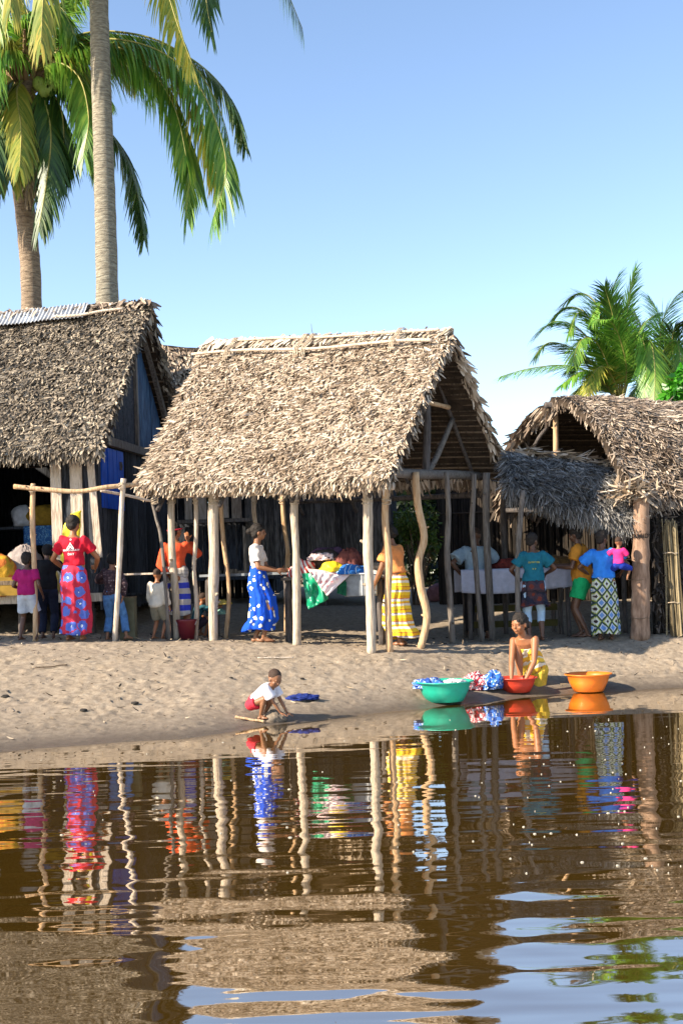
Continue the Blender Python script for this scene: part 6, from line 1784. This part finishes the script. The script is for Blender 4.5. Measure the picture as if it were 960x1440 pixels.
# blue tee with patterned skirt, baby on the hip
def diamond_mat():
    m, nt, bs = new_mat('diamond_print_wrap')
    v = coords(nt, (1, 1, 1), (0, 0, 0)); sx = nt.nodes.new('ShaderNodeSeparateXYZ'); nt.links.new(v, sx.inputs[0])
    xx = mathn(nt, 'ADD', sx.outputs['X'], mathn(nt, 'MULTIPLY', sx.outputs['Y'], .5))
    a_ = mathn(nt, 'MULTIPLY', mathn(nt, 'ADD', xx, mathn(nt, 'MULTIPLY', sx.outputs['Z'], .8)), 7.2)
    b_ = mathn(nt, 'MULTIPLY', mathn(nt, 'SUBTRACT', xx, mathn(nt, 'MULTIPLY', sx.outputs['Z'], .8)), 7.2)
    fa_ = mathn(nt, 'ABSOLUTE', mathn(nt, 'SUBTRACT', mathn(nt, 'FRACT', a_), .5)); fb_ = mathn(nt, 'ABSOLUTE', mathn(nt, 'SUBTRACT', mathn(nt, 'FRACT', b_), .5))
    d_ = mathn(nt, 'MAXIMUM', fa_, fb_)
    c1 = ramp(nt, d_, [(0, (.10, .22, .50)), (.24, (.45, .50, .52)), (.36, (.015, .02, .03)), (.46, (.02, .06, .05))], 'CONSTANT')
    par = mathn(nt, 'MODULO', mathn(nt, 'ADD', mathn(nt, 'FLOOR', a_), mathn(nt, 'ADD', mathn(nt, 'FLOOR', b_), 100)), 2)
    c2 = ramp(nt, d_, [(0, (.03, .015, .02)), (.16, (.50, .52, .46)), (.36, (.30, .33, .02)), (.44, (.02, .06, .04))], 'CONSTANT')
    nt.links.new(mixc(nt, par, c1, c2), bs.inputs['Base Color']); bs.inputs['Roughness'].default_value = .85
    return m
rt, info = person('woman in a bright blue shirt and diamond patterned skirt carrying a baby', foot(850, 16.35, 890), 160, 1.52, th1=5, side=2, hyaw=-38, hpitch=2, skin='dark', seed=13,
       feet=[(-.06, -.02, .042), (.04, .02, .042)], hands=[(-.15, -.12, .62), (.15, -.13, .60)], epole=[(-1, .5, -.3), (1, .5, -.3)],
       wear=[('shirt', C('bright_blue_cotton', (.03, .20, .66), .12), dict(sleeve=.7, bottom=.16, ease=.016, flare=.014)), ('skirt', diamond_mat(), dict(hem=.05, r=(.125, .105), top=.3, fold=.009))], hair='short')
bb = at(869, 800, 16.22)
person('baby in a pink top and dark blue pants carried beside the bark pillar', Vector((bb.x, 16.2, at(872, 816, 16.2).z)), 150, .72, pel=(0, 0, .30), th0=-4, th1=6, hyaw=0, hpitch=8, hk=1.45, skin='brown', seed=14, legk=.8, vox=.008,
       feet=[(-.12, -.12, .04), (.13, -.02, .02)], kpole=[(-1, -1, .3), (1, -.8, .3)], hands=[(-.10, -.2, .50), (.2, -.1, .5)], female=False,
       wear=[('shirt', C('hot_pink_cotton', (.66, .03, .18), .15), dict(sleeve=.7, bottom=.1, ease=.02)), ('legs', C('royal_blue_cloth', (.01, .03, .25), .2), dict(len=1.2, ease=.02))], hair='crop')

# ---------------------------------------------------------------- the washing woman
def LW(rz, p):                                            # world offset (metres) to local
    return Matrix.Rotation(-R(rz), 3, 'Z') @ Vector(p)
Hw = 1.64; rzw = -26; wl_ = br0 + Vector((.20, .30, 0)); wl_.z = gz(wl_.x, wl_.y)
def wv(x, y, z): return tuple(LW(rzw, (x, y, z)) / Hw)
bx = br0 - wl_                                            # basin centre from her root
dress = stripes('yellow_striped_dress', .13, [(0, (.74, .42, .04)), (.25, (.72, .66, .54)), (.42, (.30, .26, .10)), (.5, (.76, .50, .06)), (.78, (.66, .60, .46)), (.9, (.55, .28, .04))], 'Z', (.5, .5, 0), .08)
ywrap = C('mustard_wrap', (.66, .44, .05), .3)
hz = br0.z - wl_.z + .135
person('crouching woman in a yellow striped dress washing in the red basin', wl_, rzw, Hw, pel=wv(.07, .12, .19), th0=24, th1=50, tw=-2, side=-7, hyaw=-14, hpitch=10, skin='warm', seed=15, hk=1.16, vox=.0065, fine=True, neckp=-28,
       feet=[wv(-.12, -.06, .065), wv(.20, .30, .07)], fyaw=(10, -14), footd=(0, 55), kpole=[(-.12, -1, 1.1), (.15, -1, -.15)],
       hands=[wv(bx.x - .07, bx.y - .01, hz), wv(bx.x + .10, bx.y - .02, hz)], epole=[(-1, .5, .1), (1, .6, .1)], hdir=[(.1, -.5, -.8), (-.2, -.5, -.8)], pn=[(.8, .2, 0), (-.8, .2, 0)], bust=1,
       wear=[('dress', dress, dict(bottom=-.05, top=.80, ease=.008, name='dress')),
             ('custom', dress, dict(name='dress_lap', caps=lambda d: [(d['hip'][0], .062 * d['H'], d['hip'][0].lerp(d['kn'][0], .55), .058 * d['H']), (d['hip'][0], .062 * d['H'], d['hip'][1], .062 * d['H'])])),
             ('custom', ywrap, dict(name='skirt_fold', caps=lambda d: [(d['hip'][1], .064 * d['H'], d['kn'][1], .050 * d['H']), (d['hip'][1] - Vector((0, 0, .04)), .06 * d['H'], d['kn'][1] - Vector((0, 0, .03)), .05 * d['H']), (d['hip'][1].lerp(d['kn'][1], .5), .066 * d['H'], d['an'][1].lerp(d['hip'][1], .4), .05 * d['H'])]))], hair='tied')
# ---------------------------------------------------------------- the toddler
Ht = .92; rzt = 66; tl_ = gp_px(371, 1011)
def tv(x, y, z): return tuple(LW(rzt, (x, y, z)) / Ht)
hx = gp_px(403, 1015) - tl_
person('toddler in a white shirt and red shorts squatting at the water edge', tl_, rzt, Ht, pel=tv(-.10, .04, .165), th0=38, th1=66, hyaw=-22, hpitch=34, skin='brown', seed=16, hk=1.50, vox=.0052, fine=True, legk=.84, limbk=1.0, neckp=-62, neckk=.35,
       feet=[tv(-.03, -.05, .04), tv(-.0, .10, .04)], fyaw=(6, -6), kpole=[(-.25, -1, .75), (.25, -1, .75)],
       hands=[tv(hx.x - .03, hx.y - .06, .02), tv(hx.x + .02, hx.y + .05, .02)], epole=[(-.5, .6, .5), (.5, .6, .5)], hdir=[(.1, -1, -.35), (-.1, -1, -.35)], pn=[(0, 0, -1), (0, 0, -1)], curl=.12, female=False,
       wear=[('shirt', C('white_pink_cotton', (.74, .66, .66), .08), dict(sleeve=.62, bottom=.15, ease=.022, flare=.016)), ('legs', C('red_shorts_cloth', (.58, .03, .05), .15), dict(len=.45, ease=.018, flare=.01))], hair='crop')
